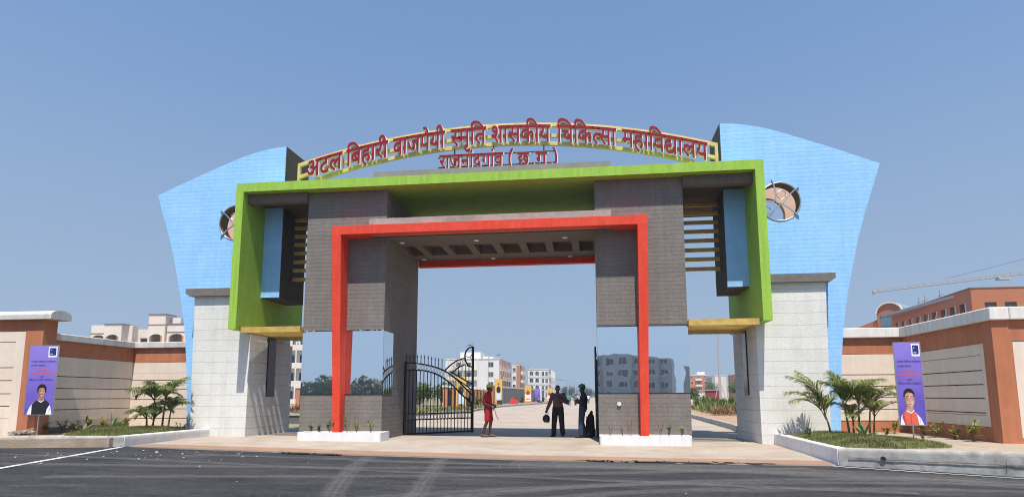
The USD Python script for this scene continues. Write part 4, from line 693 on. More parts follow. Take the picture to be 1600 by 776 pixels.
# ------------------------------------------------------------------ iron gate leaves
def gate_leaf(label, A, B, mirror=False):
    A, B = np.array(A, float), np.array(B, float); dv = (B-A)/np.linalg.norm(B-A)
    t = thing('iron_gate_leaf', label, 'iron gate', (A[0], A[1], 0), math.degrees(math.atan2(dv[1], dv[0])))
    up = [(0, 2.56), (0.39, 2.57), (0.79, 2.53), (1.21, 2.46), (1.58, 2.35), (1.95, 2.17), (2.27, 1.95), (2.59, 1.69), (2.92, 1.43)]
    lo = [(0, 2.32), (0.39, 2.33), (0.8, 2.31), (1.22, 2.22), (1.58, 2.07), (1.96, 1.83), (2.28, 1.58), (2.53, 1.38), (2.92, 1.14)]
    U, Lw = smooth_curve(up, 26), smooth_curve(lo, 26)
    def run(pts, w=0.045, h=0.04):
        mb = MB()
        for p, q_ in zip(pts, pts[1:]): mb.bar((p[0], 0, p[1]), (q_[0], 0, q_[1]), w, h, (0, 1, 0))
        return mb
    zu = lambda x: np.interp(x, [p[0] for p in U], [p[1] for p in U]); zl = lambda x: np.interp(x, [p[0] for p in Lw], [p[1] for p in Lw])
    obj('hinge_post', bx(-0.035, 0.035, -0.035, 0.035, 0.05, 2.62), 'gate_black', t)
    obj('meeting_post', bx(2.885, 2.95, -0.035, 0.035, 0.05, 3.29), 'gate_black', t)
    obj('bottom_rail', bx(0.03, 2.89, -0.025, 0.025, 0.08, 0.14), 'gate_black', t)
    obj('arched_rail', run(U), 'gate_black', t); obj('arched_rail', run(Lw), 'gate_black', t)
    for z in (0.80, 0.59): obj('middle_rail', bx(0.03, 2.89, -0.02, 0.02, z-0.018, z+0.018), 'gate_black', t)
    a1 = smooth_curve([(1.64, 2.33), (1.88, 2.54), (2.2, 2.73), (2.58, 2.83)], 14); a2 = smooth_curve([(1.95, 2.24), (2.14, 2.40), (2.33, 2.51), (2.59, 2.59)], 12)
    obj('crest_rail', run(a1), 'gate_black', t); obj('crest_rail', run(a2), 'gate_black', t)
    D = [(2.915, 3.27)] + [(2.915+0.37*math.cos(a), 2.89+0.385*math.sin(a)) for a in np.linspace(1.7, 4.6, 18)] + [(2.915, 2.50)]
    obj('half_ring', run(D), 'gate_black', t)
    obj('half_ring_twig', run([(2.91, 2.72), (2.78, 2.86), (2.58, 2.9)], 0.02, 0.02), 'gate_black', t); obj('half_ring_twig', run([(2.78, 2.86), (2.88, 3.0), (2.92, 3.02)], 0.02, 0.02), 'gate_black', t)
    obj('brace_rail', run([(1.9, 2.30), (2.9, 1.85)]), 'gate_black', t); obj('brace_rail', run([(1.95, 2.17), (2.9, 1.64)], 0.035), 'gate_black', t)
    for k in range(19):
        x = 0.15*(k+1)
        mb = MB(); mb.bar((x, 0, 0.13), (x, 0, float(zl(x))), 0.022); obj('bar', mb, 'gate_black', t)
    for k in range(11):
        x = 0.15*k+0.02
        z0 = float(zu(x)); z1 = min(2.90, 2.90-0.14*max(0, x-0.8))
        mb = MB(); mb.bar((x, 0, z0), (x, 0, z1-0.10), 0.018); mb.cyl((x, 0, z1-0.13), 0.024, 0.02, 8); mb.cyl((x, 0, z1-0.10), 0.022, 0.10, 6, 0.002); obj('spear', mb, 'gate_black', t)
    for k in range(5):
        x = 2.1+0.16*k; mb = MB(); mb.bar((x, 0, 2.30-0.47*(x-1.95)), (x, 0, float(np.interp(x, [p[0] for p in a2], [p[1] for p in a2]))), 0.02); obj('bar', mb, 'gate_black', t)
    mb = MB()
    for k in range(22):
        x = 0.10+0.128*k; z = 0.695; a = np.linspace(0, 2*np.pi, 13); mb.tube(np.c_[x+0.085*np.cos(a), 0*a, z+0.085*np.sin(a)], 0.009, 4, False)
    obj('ring_band', mb, 'gate_gold', t, kind='stuff')
    mb = MB()
    for k in range(20):
        x = 0.12+0.14*k; z = float(zu(x)+zl(x))/2; r = float(zu(x)-zl(x))/2-0.03; a = np.linspace(0, 2*np.pi, 13); mb.tube(np.c_[x+0.055*np.cos(a), 0*a, z+r*np.sin(a)], 0.009, 4, False)
    for k in range(6):
        x = 2.0+0.1*k; z = (np.interp(x, [p[0] for p in a1], [p[1] for p in a1])+np.interp(x, [p[0] for p in a2], [p[1] for p in a2]))/2; a = np.linspace(0, 2*np.pi, 13); mb.tube(np.c_[x+0.045*np.cos(a), 0*a, z+0.09*np.sin(a)], 0.009, 4, False)
    obj('ring_band', mb, 'gate_gold', t, kind='stuff')
    for z in (0.45, 2.2): obj('hinge', bx(-0.09, 0.0, -0.03, 0.03, z, z+0.09), 'gate_black', t)
    mb = MB(); mb.bar((2.62, 0, 0.9), (2.9, 0, 0.9), 0.03, 0.03); mb.box(2.7, 2.8, -0.04, 0.04, 1.2, 1.36); obj('latch', mb, 'gate_black', t)
    return t
gate_leaf('half open black iron gate leaf beside the left booth, spears and half ring on top', (-3.33, 2.25), (-1.36, 4.40))
gate_leaf('black iron gate leaf folded back against the right booth, seen edge on', (3.33, 2.25), (3.30, 5.20))

# ------------------------------------------------------------------ boundary walls
def wall_left():
    t = thing('boundary_wall', 'orange and beige boundary wall behind the palms beside the left tower, grey coping', 'wall')
    # back stretch (faces the road) and return
    Y, X0, X1 = 1.2, -12.93, -9.9
    obj('core', bx(X0-0.0, X1, Y+0.02, Y+0.22, 0.0, 3.12), 'groove_dark', t)
    obj('frieze_band', bx(X0, X1, Y-0.004, Y+0.02, 2.61, 3.11), 'wall_orange', t)
    zs = [0.40, 0.66, 0.685, 0.988, 1.01, 1.311, 1.335, 1.654, 1.677, 1.973, 1.998, 2.24, 2.246, 2.60]
    for a, b in zip(zs[::2], zs[1::2]): obj('panel_course', rbox(X0, X1, Y-0.012, Y+0.021, a, b, 0.004), 'wall_beige', t)
    obj('base_course', bx(X0, X1, Y+0.0, Y+0.02, 0.2, 0.395), 'base_grey', t)
    obj('coping', rbox(X0-0.02, X1, Y-0.10, Y+0.33, 3.115, 3.325, 0.02), 'coping_grey', t)
    XR_ = -12.93; Y0 = -2.79
    obj('core', bx(XR_-0.22, XR_-0.03, Y0, Y+0.22, 0.0, 3.12), 'groove_dark', t)
    obj('frieze_band', bx(XR_-0.03, XR_+0.0, Y0+0.02, Y-0.006, 2.64, 3.11), 'wall_orange', t)
    zs = [0.68, 1.022, 1.046, 1.344, 1.368, 1.665, 1.689, 2.028, 2.052, 2.63]
    for a, b in zip(zs[::2], zs[1::2]): obj('panel_course', rbox(XR_-0.031, XR_+0.006, Y0+0.02, Y-0.014, a, b, 0.004), 'wall_beige', t)
    obj('plain_course', bx(XR_-0.031, XR_-0.004, Y0+0.02, Y-0.014, 0.52, 0.675), 'wall_beige', t)
    obj('base_course', bx(XR_-0.031, XR_+0.03, Y0+0.02, Y-0.014, 0.2, 0.515), 'base_grey', t)
    obj('coping', rbox(XR_-0.30, XR_+0.10, Y0+0.05, Y-0.102, 3.115, 3.325, 0.02), 'coping_grey', t)
    p = thing('boundary_wall', 'taller orange and beige wall end with curved grey coping at the far left', 'wall')
    Y = -2.79
    obj('pier', bx(-13.20, -12.635, Y-0.012, Y+0.45, 0.2, 3.66), 'wall_orange', p)
    obj('core', bx(-30, -13.20, Y+0.03, Y+0.35, 0.0, 3.66), 'groove_dark', p)
    obj('frieze_band', bx(-30, -13.203, Y-0.01, Y+0.03, 3.32, 3.65), 'wall_orange', p)
    fr = sbox(-30, 0.2, -13.203, 3.315).difference(sbox(-29, 0.80, -13.50, 3.02))
    obj('panel_border', MB().facade(fr, Y-0.006, Y+0.03), 'wall_beige', p)
    zs = [0.81, 1.145, 1.17, 1.50, 1.525, 1.88, 1.905, 2.252, 2.277, 3.01]
    for a, b in zip(zs[::2], zs[1::2]): obj('panel_course', rbox(-29, -13.508, Y+0.004, Y+0.03, a, b, 0.004), 'wall_beige', p)
    # curved coping
    prof = [(Y-0.16, 3.66), (Y-0.16, 3.78)] + [(Y+0.2+0.36*math.cos(a), 3.78+0.15*math.sin(a)) for a in np.linspace(math.pi, 0, 13)] + [(Y+0.56, 3.66)]
    mb = MB(); tm_ = trimesh.creation.extrude_polygon(Polygon(prof), 17.7, engine='earcut'); v = tm_.vertices[:, [2, 0, 1]].copy(); v[:, 0] -= 30; mb.add(v, tm_.faces)
    obj('coping', mb, 'coping_grey', p, smooth=35)
    mb = MB(); r = np.random.default_rng(11)
    for k in range(70):
        x = r.uniform(-16.5, -12.5); s = r.uniform(0.02, 0.09); P = r.normal(size=(9, 3)); P /= np.linalg.norm(P, axis=1, keepdims=True)
        mb.tri(hull(P*s*np.array([1.3, 1, 0.8])+[x, Y-0.10+r.normal()*0.05, 0.40+s*0.4]))
    obj('mortar_rubble', mb, 'kerb_concrete', p, kind='stuff')
wall_left()
def wall_right():
    t = thing('boundary_wall', 'orange and beige boundary wall behind the palms beside the right tower, cream coping', 'wall')
    Y, X0, X1 = 1.2, 9.9, 12.62
    obj('core', bx(X0, X1, Y+0.02, Y+0.22, 0.0, 3.14), 'groove_dark', t)
    obj('frieze_band', bx(X0, X1, Y-0.004, Y+0.02, 2.645, 3.135), 'wall_orange', t)
    zs = [0.636, 0.962, 0.986, 1.311, 1.335, 1.651, 1.675, 2.00, 2.026, 2.632]
    for a, b in zip(zs[::2], zs[1::2]): obj('panel_course', rbox(X0, X1, Y-0.012, Y+0.021, a, b, 0.004), 'wall_beige', t)
    obj('base_course', bx(X0, X1, Y-0.02, Y+0.02, 0.2, 0.615), 'wall_orange', t)
    obj('coping', rbox(X0, X1-0.102, Y-0.12, Y+0.33, 3.14, 3.44, 0.02), 'coping_white', t)
    XW, Y0 = 12.62, -3.2
    obj('core', bx(XW+0.03, XW+0.25, Y0+0.02, Y+0.22, 0.0, 3.14), 'groove_dark', t)
    fr = sbox(Y0+0.003, 0.2, Y-0.016, 3.135).difference(Polygon([(-2.76, 0.63), (1.12, 0.63), (1.12, 2.62), (-2.76, 2.64)]))
    def side(poly, x0, x1):
        mb = MB()
        tm_ = trimesh.creation.extrude_polygon(poly, x1-x0, engine='earcut'); v = tm_.vertices[:, [2, 0, 1]].copy(); v[:, 0] += x0; return mb.add(v, tm_.faces)
    obj('orange_surround', side(fr, XW, XW+0.031), 'wall_orange', t)
    bz = Polygon([(-2.752, 0.638), (1.112, 0.638), (1.112, 2.612), (-2.752, 2.632)]).difference(sbox(-2.60, 0.90, 1.112, 2.36))
    obj('panel_border', side(bz, XW+0.010, XW+0.03), 'wall_beige', t)
    zs = [0.91, 0.95, 0.974, 1.30, 1.324, 1.635, 1.66, 1.975, 2.0, 2.35]
    for a, b in zip(zs[::2], zs[1::2]): obj('panel_course', rbox(XW+0.018, XW+0.03, -2.59, 1.10, a, b, 0.004), 'wall_beige', t)
    obj('coping', rbox(XW-0.10, XW+0.33, Y0-0.10, Y+0.30, 3.14, 3.44, 0.02), 'coping_white', t)
    obj('pier', bx(12.58, 12.99, Y0-0.014, Y0+0.3, 0.0, 3.135), 'wall_orange', t)
    obj('core', bx(12.99, 30, Y0+0.03, Y0+0.3, 0.0, 3.14), 'groove_dark', t)
    obj('orange_surround', MB().facade(sbox(12.993, 0.1, 30, 3.132).difference(sbox(13.0, 0.40, 29, 2.65)), Y0-0.012, Y0+0.03), 'wall_orange', t)
    obj('beige_panel', bx(13.01, 28.99, Y0+0.0, Y0+0.03, 0.41, 2.64), 'wall_beige', t)
    obj('coping', rbox(XW+0.332, 30, Y0-0.12, Y0+0.40, 3.142, 3.442, 0.02), 'coping_white', t)
wall_right()

# ------------------------------------------------------------------ poster stands
def ell(cx, cz, rx, rz_, n=24): return affinity.scale(Point(cx, cz).buffer(1, n//4), rx, rz_)
def text_lines(rows, key, y):
    """print made of the lettering shapes, scaled to a row: (x0, x1, base z, height, word indices)"""
    mb = MB()
    for (x0, x1, zb, h, ids) in rows:
        tot = sum(WORDW[i] for i in ids)+250*(len(ids)-1); k = min((x1-x0)/tot, h/632*1.25); c = (x0+x1)/2-tot*k/2; u = 0
        for i in ids:
            for ch in LET['a'][i]:
                for g in ch:
                    P = Polygon([(c+(u+x)*k, zb+v*h/632) for x, v in g[0]], [[(c+(u+x)*k, zb+v*h/632) for x, v in r] for r in g[1:]]).buffer(0).simplify(0.002)
                    mb.facade(P, y, y+0.0015)
            u += WORDW[i]+250
    return mb
WORDW = [1961, 2302, 2978, 1830, 3231, 3183, 4419]
def poster(label, loc, rz, W, H, z0, portrait, lean=0.0):
    t = thing('poster_stand', label, 'poster', loc, rz)
    w = W/2
    fr = MB(); fr.box(-w-0.012, -w+0.012, -0.005, 0.02, z0, z0+H); fr.box(w-0.012, w+0.012, -0.005, 0.02, z0, z0+H); fr.box(-w, w, -0.004, 0.019, z0-0.01, z0+0.012); fr.box(-w, w, -0.004, 0.019, z0+H-0.012, z0+H+0.01)
    obj('frame', fr, 'steel', t)
    obj('pole', MB().tube([(0.0, 0.03, gz(loc[0])), (0.0, 0.03, z0+H*0.5)], 0.016, 8), 'steel', t)
    pr = group_part('print', t)
    S = lambda u, v: (-w+u*W, z0+v*H)      # u, v in 0..1
    def shape(name, pts, mat, layer): obj(name, MB().facade(Polygon([S(*p) for p in pts]).buffer(0) if isinstance(pts, list) else pts, -0.006-0.0016*layer, -0.0045-0.0016*layer), mat, pr)
    obj('backing', bx(-w+0.006, w-0.006, -0.006, 0.0, z0+0.006, z0+H-0.006), 'print_purple', pr)
    el = lambda u, v, ru, rv: ell(*S(u, v), ru*W, rv*H)
    shape('logo_field', [(0.66, 0.83), (0.97, 0.83), (0.97, 0.985), (0.66, 0.985)], 'print_white', 1)
    lg = Polygon([S(*p) for p in [(0.70, 0.855), (0.93, 0.855), (0.93, 0.965), (0.70, 0.965)]]).buffer(-0.02).buffer(0.02)
    shape('logo_square', lg, 'print_navy', 2)
    for txt, u, v in (('K', 0.735, 0.925), ('MV', 0.735, 0.868)):
        tmh = meshkit.text_mesh(txt, 0.030*H/1.9, 0.0014, True); V = np.array(tmh.vertices); x, z = S(u, v)
        V = np.c_[V[:, 0]*0.95+x, -0.0108-V[:, 2], V[:, 1]+z]; obj('logo_letter', MB().add(V, np.array(tmh.faces)), 'print_white', pr)
    R = lambda a, b, v, h, ids: (S(a, 0)[0], S(b, 0)[0], S(0, v)[1], h*H, ids)
    obj('text_line', text_lines([R(0.08, 0.97, 0.755, 0.020, [4, 5, 6]), R(0.08, 0.60, 0.70, 0.018, [4, 5])], 0, -0.0085), 'print_ink', pr)
    obj('text_line', text_lines([R(0.28, 0.66, 0.632, 0.020, [1, 2]), R(0.06, 0.95, 0.588, 0.024, [6, 5, 4])], 0, -0.0085), 'print_ink_red', pr)
    obj('text_line', text_lines([R(0.38, 0.62, 0.535, 0.018, [3]), R(0.06, 0.92, 0.488, 0.022, [5, 4, 6])], 0, -0.0085), 'print_ink', pr)
    if portrait == 'vest':      # orange waistcoat, spectacles
        shape('shirt', [(0.02, 0.0+0.004), (0.06, 0.10), (0.18, 0.155), (0.40, 0.18), (0.62, 0.15), (0.80, 0.085), (0.90, 0.004)], 'print_white', 1)
        shape('waistcoat', [(0.20, 0.004), (0.10, 0.10), (0.16, 0.155), (0.30, 0.180), (0.42, 0.165), (0.55, 0.165), (0.66, 0.13), (0.70, 0.06), (0.72, 0.004)], 'print_vest_orange', 2)
        shape('neck', [(0.30, 0.155), (0.29, 0.22), (0.55, 0.22), (0.55, 0.17), (0.43, 0.155)], 'print_skin', 3)
        shape('collar', [(0.27, 0.185), (0.44, 0.150), (0.58, 0.185), (0.56, 0.165), (0.44, 0.138), (0.29, 0.165)], 'print_white', 4)
        shape('hair', el(0.42, 0.36, 0.21, 0.080), 'print_hair', 3)
        shape('face', el(0.43, 0.305, 0.185, 0.100), 'print_skin', 4)
        shape('face_light', el(0.475, 0.300, 0.115, 0.075), 'print_skin_lit', 4.6); shape('cheek_shade', [(0.26, 0.33), (0.25, 0.28), (0.32, 0.225), (0.42, 0.205), (0.36, 0.235), (0.31, 0.27)], 'print_skin_dark', 4.4); shape('vest_fold', [(0.40, 0.165), (0.43, 0.10), (0.41, 0.004), (0.45, 0.004), (0.46, 0.10), (0.44, 0.165)], 'print_vest_shade', 2.6); shape('vest_side', [(0.20, 0.004), (0.10, 0.10), (0.16, 0.155), (0.20, 0.155), (0.20, 0.09), (0.27, 0.004)], 'print_vest_shade', 2.6); shape('sleeve_fold', [(0.06, 0.03), (0.10, 0.09), (0.08, 0.09)], 'print_grey', 1.6); shape('sleeve_fold', [(0.76, 0.02), (0.80, 0.07), (0.74, 0.09)], 'print_grey', 1.6)
        shape('hair_sweep', [(0.22, 0.345), (0.23, 0.40), (0.35, 0.44), (0.52, 0.435), (0.63, 0.39), (0.62, 0.36), (0.54, 0.385), (0.38, 0.395), (0.28, 0.375)], 'print_hair', 5)
        for u in (0.35, 0.53):
            sp = el(u, 0.316, 0.075, 0.017).difference(el(u, 0.316, 0.062, 0.0125)); shape('spectacles', sp, 'print_hair', 5)
            shape('eye', el(u, 0.316, 0.022, 0.004), 'print_hair', 5); shape('eyebrow', [(u-0.07, 0.340), (u+0.06, 0.343), (u+0.06, 0.348), (u-0.07, 0.346)], 'print_hair', 5)
        shape('nose', [(0.43, 0.305), (0.475, 0.280), (0.43, 0.272), (0.40, 0.277)], 'print_skin_dark', 5)
        shape('mouth', [(0.36, 0.248), (0.44, 0.242), (0.52, 0.250), (0.44, 0.256)], 'print_lip', 5)
    else:                       # black waistcoat, moustache
        shape('shirt', [(0.10, 0.004), (0.17, 0.10), (0.26, 0.16), (0.45, 0.215), (0.68, 0.215), (0.86, 0.16), (0.92, 0.09), (0.97, 0.004)], 'print_white', 1)
        shape('waistcoat', [(0.26, 0.004), (0.25, 0.15), (0.34, 0.185), (0.46, 0.225), (0.56, 0.19), (0.66, 0.225), (0.80, 0.185), (0.88, 0.15), (0.79, 0.08), (0.76, 0.004)], 'print_vest_black', 2)
        shape('neck', [(0.46, 0.20), (0.47, 0.27), (0.66, 0.27), (0.66, 0.20), (0.56, 0.185)], 'print_skin_dark', 3)
        shape('collar', [(0.44, 0.215), (0.56, 0.185), (0.68, 0.215), (0.66, 0.20), (0.56, 0.172), (0.46, 0.20)], 'print_white', 4)
        shape('hair', el(0.555, 0.36, 0.165, 0.080), 'print_hair', 3)
        shape('face', el(0.56, 0.325, 0.125, 0.085), 'print_skin_dark', 4)
        shape('face_light', el(0.585, 0.325, 0.075, 0.062), 'print_skin', 4.6); shape('cheek_shade', [(0.445, 0.35), (0.44, 0.31), (0.48, 0.265), (0.55, 0.243), (0.50, 0.275), (0.475, 0.31)], 'print_skin_shade', 4.4); shape('sleeve_fold', [(0.17, 0.02), (0.23, 0.10), (0.21, 0.12)], 'print_grey', 1.6); shape('sleeve_fold', [(0.84, 0.02), (0.92, 0.08), (0.87, 0.10)], 'print_grey', 1.6)
        shape('hair_side', [(0.42, 0.36), (0.425, 0.31), (0.445, 0.33), (0.45, 0.37)], 'print_hair', 4.8); shape('hair_side', [(0.69, 0.36), (0.688, 0.31), (0.672, 0.33), (0.67, 0.37)], 'print_hair', 4.8)
        shape('fringe', [(0.42, 0.355), (0.44, 0.41), (0.55, 0.435), (0.68, 0.405), (0.69, 0.355), (0.62, 0.385), (0.50, 0.39)], 'print_hair', 5)
        for u in (0.51, 0.62):
            shape('eye', el(u, 0.340, 0.02, 0.005), 'print_hair', 5); shape('eyebrow', [(u-0.04, 0.355), (u+0.04, 0.357), (u+0.04, 0.362), (u-0.04, 0.361)], 'print_hair', 5)
        shape('nose', [(0.565, 0.335), (0.60, 0.306), (0.565, 0.300), (0.54, 0.304)], 'print_skin', 5)
        shape('moustache', [(0.49, 0.284), (0.53, 0.298), (0.565, 0.294), (0.60, 0.298), (0.64, 0.284), (0.565, 0.288)], 'print_hair', 5)
        shape('mouth', [(0.52, 0.276), (0.565, 0.270), (0.61, 0.276), (0.565, 0.281)], 'print_white', 5)
    return t
poster('purple poster with a smiling man in a black waistcoat, beside the tall orange wall end', (-12.42, -2.93, 0), 6, 0.82, 1.96, 0.92, 'black')
poster('purple poster with a bespectacled man in an orange waistcoat, before the cream-coped wall', (10.44, -3.71, 0), 0, 0.57, 1.88, 0.72, 'vest')

# ------------------------------------------------------------------ planting
def frond_mesh(base, az, el0, L, droop, nl, lw, ll, r, fold=0.5):
    """an arching feather leaf: a tapering rib with two rows of leaflets"""
    n = 22; s = np.linspace(0, 1, n); ang = el0 - droop*s**1.3
    dx = np.r_[0, np.cumsum(np.cos(ang[:-1]))]*L/(n-1); dz = np.r_[0, np.cumsum(np.sin(ang[:-1]))]*L/(n-1)
    h = np.array([math.cos(az), math.sin(az), 0]); side = np.array([-math.sin(az), math.cos(az), 0]); P = np.array(base)+dx[:, None]*h+dz[:, None]*np.array([0, 0, 1.0])
    rib = MB().tube(P, np.linspace(0.012, 0.003, n), 5)
    V, F, k = [], [], 0
    for i in range(nl):
        t = 0.16+0.84*(i+0.5)/nl; j = t*(n-1); a = int(min(j, n-2)); p = P[a]+(P[a+1]-P[a])*(j-a); d = P[a+1]-P[a]; d /= np.linalg.norm(d); upv = np.cross(side, d); upv = -upv if upv[2] < 0 else upv
        for sd in (-1, 1):
            l = ll*math.sin(math.pi*min(1, 0.18+0.78*t))**0.7*r.uniform(0.85, 1.12)
            dirv = d*r.uniform(0.65, 1.15)+sd*side*0.72+upv*(fold-0.75*t)*0.5+np.array([0, 0, -0.12])+r.normal(size=3)*0.07; dirv /= np.linalg.norm(dirv)
            wv = np.cross(dirv, upv); wv /= max(np.linalg.norm(wv), 1e-6); tip = p+dirv*l+np.array([0, 0, -0.34*l*(.4+.6*t)]); mid = p+dirv*l*0.5+np.array([0, 0, 0.02])
            V += [p-wv*lw*0.3, p+wv*lw*0.3, mid-wv*lw/2, mid+wv*lw/2, tip]; F += [[k, k+1, k+3], [k, k+3, k+2], [k+2, k+3, k+4]]; k += 5
    return rib.add(V, F)
def palm(label, loc, stems, r, mats=('palm_leaf', 'palm_leaf_dark'), L=(0.9, 1.3), nl=26):
    t = thing('areca_palm', label, 'palm', loc)
    for (sx, sy, ht, lean_az, lean, fronds) in stems:
        s = np.linspace(0, 1, 9); tip = np.array([sx+lean*math.cos(lean_az), sy+lean*math.sin(lean_az), ht])
        P = np.c_[sx+(tip[0]-sx)*s**1.5, sy+(tip[1]-sy)*s**1.5, ht*s]
        obj('stem', MB().tube(P, np.linspace(0.030, 0.018, 9)*r.uniform(0.8, 1.2), 8), 'palm_stem', t)
        for (az, el0, k, dr) in fronds:
            obj('frond', frond_mesh(tip-np.array([0, 0, r.uniform(0, 0.15)]), math.radians(az), math.radians(el0), k*r.uniform(*L), dr, max(16, int(nl*.72)), 0.030, 0.50*k**.5, r), mats[int(r.random() < 0.3)], t)
    return t
r = np.random.default_rng(21)
def crown(n, az0, lo, hi, L0, L1, spread=6.28):
    """a full head of fronds: outer ones low and arching, inner ones upright"""
    return [(math.degrees(az0+spread*(k+r.uniform(-.3, .3))/n), r.uniform(lo, hi), r.uniform(L0, L1), r.uniform(1.0, 1.75)) for k in range(n)]
palm('feathery palm with slim stems on the grass mound beside the right tower', (10.12, -1.5, 0.36),
     [(-0.20, 0.1, 0.80, 3.3, 0.10, crown(6, 2.6, 60, 88, .8, 1.05)),
      (0.02, 0.0, 0.90, 0.6, 0.05, crown(7, 0.3, 58, 88, .8, 1.1)),
      (0.25, -0.05, 0.80, 0.2, 0.08, crown(5, 0.1, 56, 84, .8, 1.1, 4.4) + [(6, 58, 1.25, 1.75), (352, 42, 1.05, 1.7)]),
      (0.42, 0.1, 0.55, 0.2, 0.05, crown(4, 5.8, 50, 80, .7, .95)),
      (-0.05, 0.2, 0.45, 1.0, 0.03, crown(4, 1.0, 55, 82, .6, .85))], r, nl=34)
palm('large drooping palm frond clump leaning against the right stone tower', (9.78, -0.45, 0.34),
     [(0.0, 0.0, 0.50, 3.1, 0.10, [(172, 80, 1.35, 1.2), (184, 68, 1.2, 1.4), (200, 84, 1.3, 1.2), (165, 86, 1.3, 1.0), (192, 58, 1.0, 1.5), (178, 88, 1.15, .9), (120, 80, .9, 1.5), (20, 78, .9, 1.5)])], r, nl=42)
palm('dark bushy palm in front of the narrow blue wing foot at the left tower', (-10.55, -0.15, 0.40),
     [(-0.45, 0.05, 0.95, 2.6, 0.05, crown(7, 2.4, 52, 86, .7, .95) + [(172, 50, 1.05, 1.3)]),
      (-0.1, 0.0, 1.0, 0.5, 0.05, crown(8, 0.5, 52, 88, .7, .95)),
      (-0.6, -0.05, 0.45, 3.0, 0.05, crown(6, 2.0, 46, 80, .65, .9)),
      (0.08, 0.05, 0.60, 0.2, 0.05, crown(6, 5.4, 50, 82, .6, .85)),
      (-0.3, -0.2, 0.35, 0.2, 0.05, crown(5, 3.4, 50, 80, .55, .75))], r, mats=('palm_leaf_dark', 'palm_leaf'), L=(0.9, 1.1), nl=34)
def agave(label, loc, n, L, r, mat='agave_leaf'):
    t = thing('agave_plant', label, 'spiky plant', loc)
    for k in range(n):
        az = 2*np.pi*k/n*2.4+r.uniform(-.2, .2); el = r.uniform(0.15, 1.25); l = L*r.uniform(0.7, 1.1); w = 0.05
        h = np.array([math.cos(az)*math.cos(el), math.sin(az)*math.cos(el), math.sin(el)]); sd = np.array([-math.sin(az), math.cos(az), 0]); up = np.cross(sd, -h)
        V = []
        for s, ww in ((0, .5), (.35, 1.0), (.7, .7), (1, .04)):
            p = h*l*s+np.array([0, 0, -0.25*l*s*s*math.cos(el)]); V += [p-sd*w*ww+up*0.018*ww, p, p+sd*w*ww+up*0.018*ww]
        F = []
        for i in range(3):
            for j in range(2): F += [[i*3+j, i*3+j+1, i*3+j+4], [i*3+j, i*3+j+4, i*3+j+3]]
        obj('leaf', MB().add(V, F), mat, t)
    return t
agave('pale spiky agave on the grass mound under the right palms', (9.95, -2.25, 0.36), 15, 0.55, r)
agave('upright spiky agave beside the left palm', (-11.6, -1.1, 0.40), 12, 0.62, r)
agave('small flat agave at the outer edge of the left grass mound', (-12.0, -1.75, 0.40), 9, 0.45, r)
def sprig(label, loc, h, n, r, mat='croton_leaf', group='', cat='shrub', lw=0.045, ll=0.16, spread=0.5, name='shrub', fig=None):
    t = thing(name, label, cat, loc, 0, group or None)
    st, lf = MB(), MB(); k = max(2, n//9)
    for i in range(k):
        az = r.uniform(0, 6.28); tip = np.array([math.cos(az)*spread*h*r.uniform(.2, 1)*0.7, math.sin(az)*spread*h*r.uniform(.2, 1)*0.7, h*r.uniform(.6, 1)]); st.tube([(0, 0, -0.05), tip*0.5+[0, 0, 0.03], tip], 0.006, 5)
        for j in range(n//k):
            s = r.uniform(0.3, 1); p = tip*s; a = r.uniform(0, 6.28); e = r.uniform(-0.2, 1.1); d = np.array([math.cos(a)*math.cos(e), math.sin(a)*math.cos(e), math.sin(e)]); sd = np.array([-math.sin(a), math.cos(a), 0]); l = ll*r.uniform(.7, 1.2)
            m_ = p+d*l*0.5; q_ = p+d*l+[0, 0, -0.15*l]; lf.add([p, m_-sd*lw/2, m_+sd*lw/2, q_], [[0, 1, 2], [1, 3, 2]])
    obj('stem', st, 'bark', t); obj('foliage', lf, mat, t)
    return t
# planters at the booths
for i, (x, lab, h, mt) in enumerate([(-5.45, 'sparse green shrub at the outer end of the left booth planter', 0.36, 'shrub_leaf'), (-5.2, 'low green shrub second from the outer end in the left booth planter', 0.30, 'shrub_leaf'), (-4.86, 'thin reddish green shrub just left of the red leg in the left planter', 0.45, 'shrub_leaf'),
                                    (-4.32, 'bright yellow green shrub right of the red leg in the left planter', 0.55, 'croton_leaf'), (-4.0, 'small yellow green shrub in the middle of the left planter', 0.38, 'croton_leaf'), (-3.55, 'upright yellow green shrub at the inner end of the left planter', 0.5, 'croton_leaf'),
                                    (3.68, 'withered brown sprig at the inner end of the right planter', 0.50, 'dry_leaf'), (4.05, 'dry leafless sprig in the right planter', 0.35, 'dry_leaf'), (4.28, 'tallest brownish sprig left of the red leg in the right planter', 0.70, 'dry_leaf'),
                                    (5.12, 'brown green sprig just right of the red leg in the right planter', 0.5, 'dry_leaf'), (5.36, 'thin green sprig in the middle of the right planter', 0.52, 'shrub_leaf'), (5.72, 'low bright green shrub at the outer end of the right planter', 0.34, 'croton_leaf')]):
    dry = mt == 'dry_leaf'
    sprig(lab, (x, -0.42, (0.27 if x < 0 else 0.20)), h, 14 if dry else 34, r, mt, 'shrubs in the booth planters', lw=0.035 if dry else 0.055, ll=0.10 if dry else 0.14, spread=0.35)
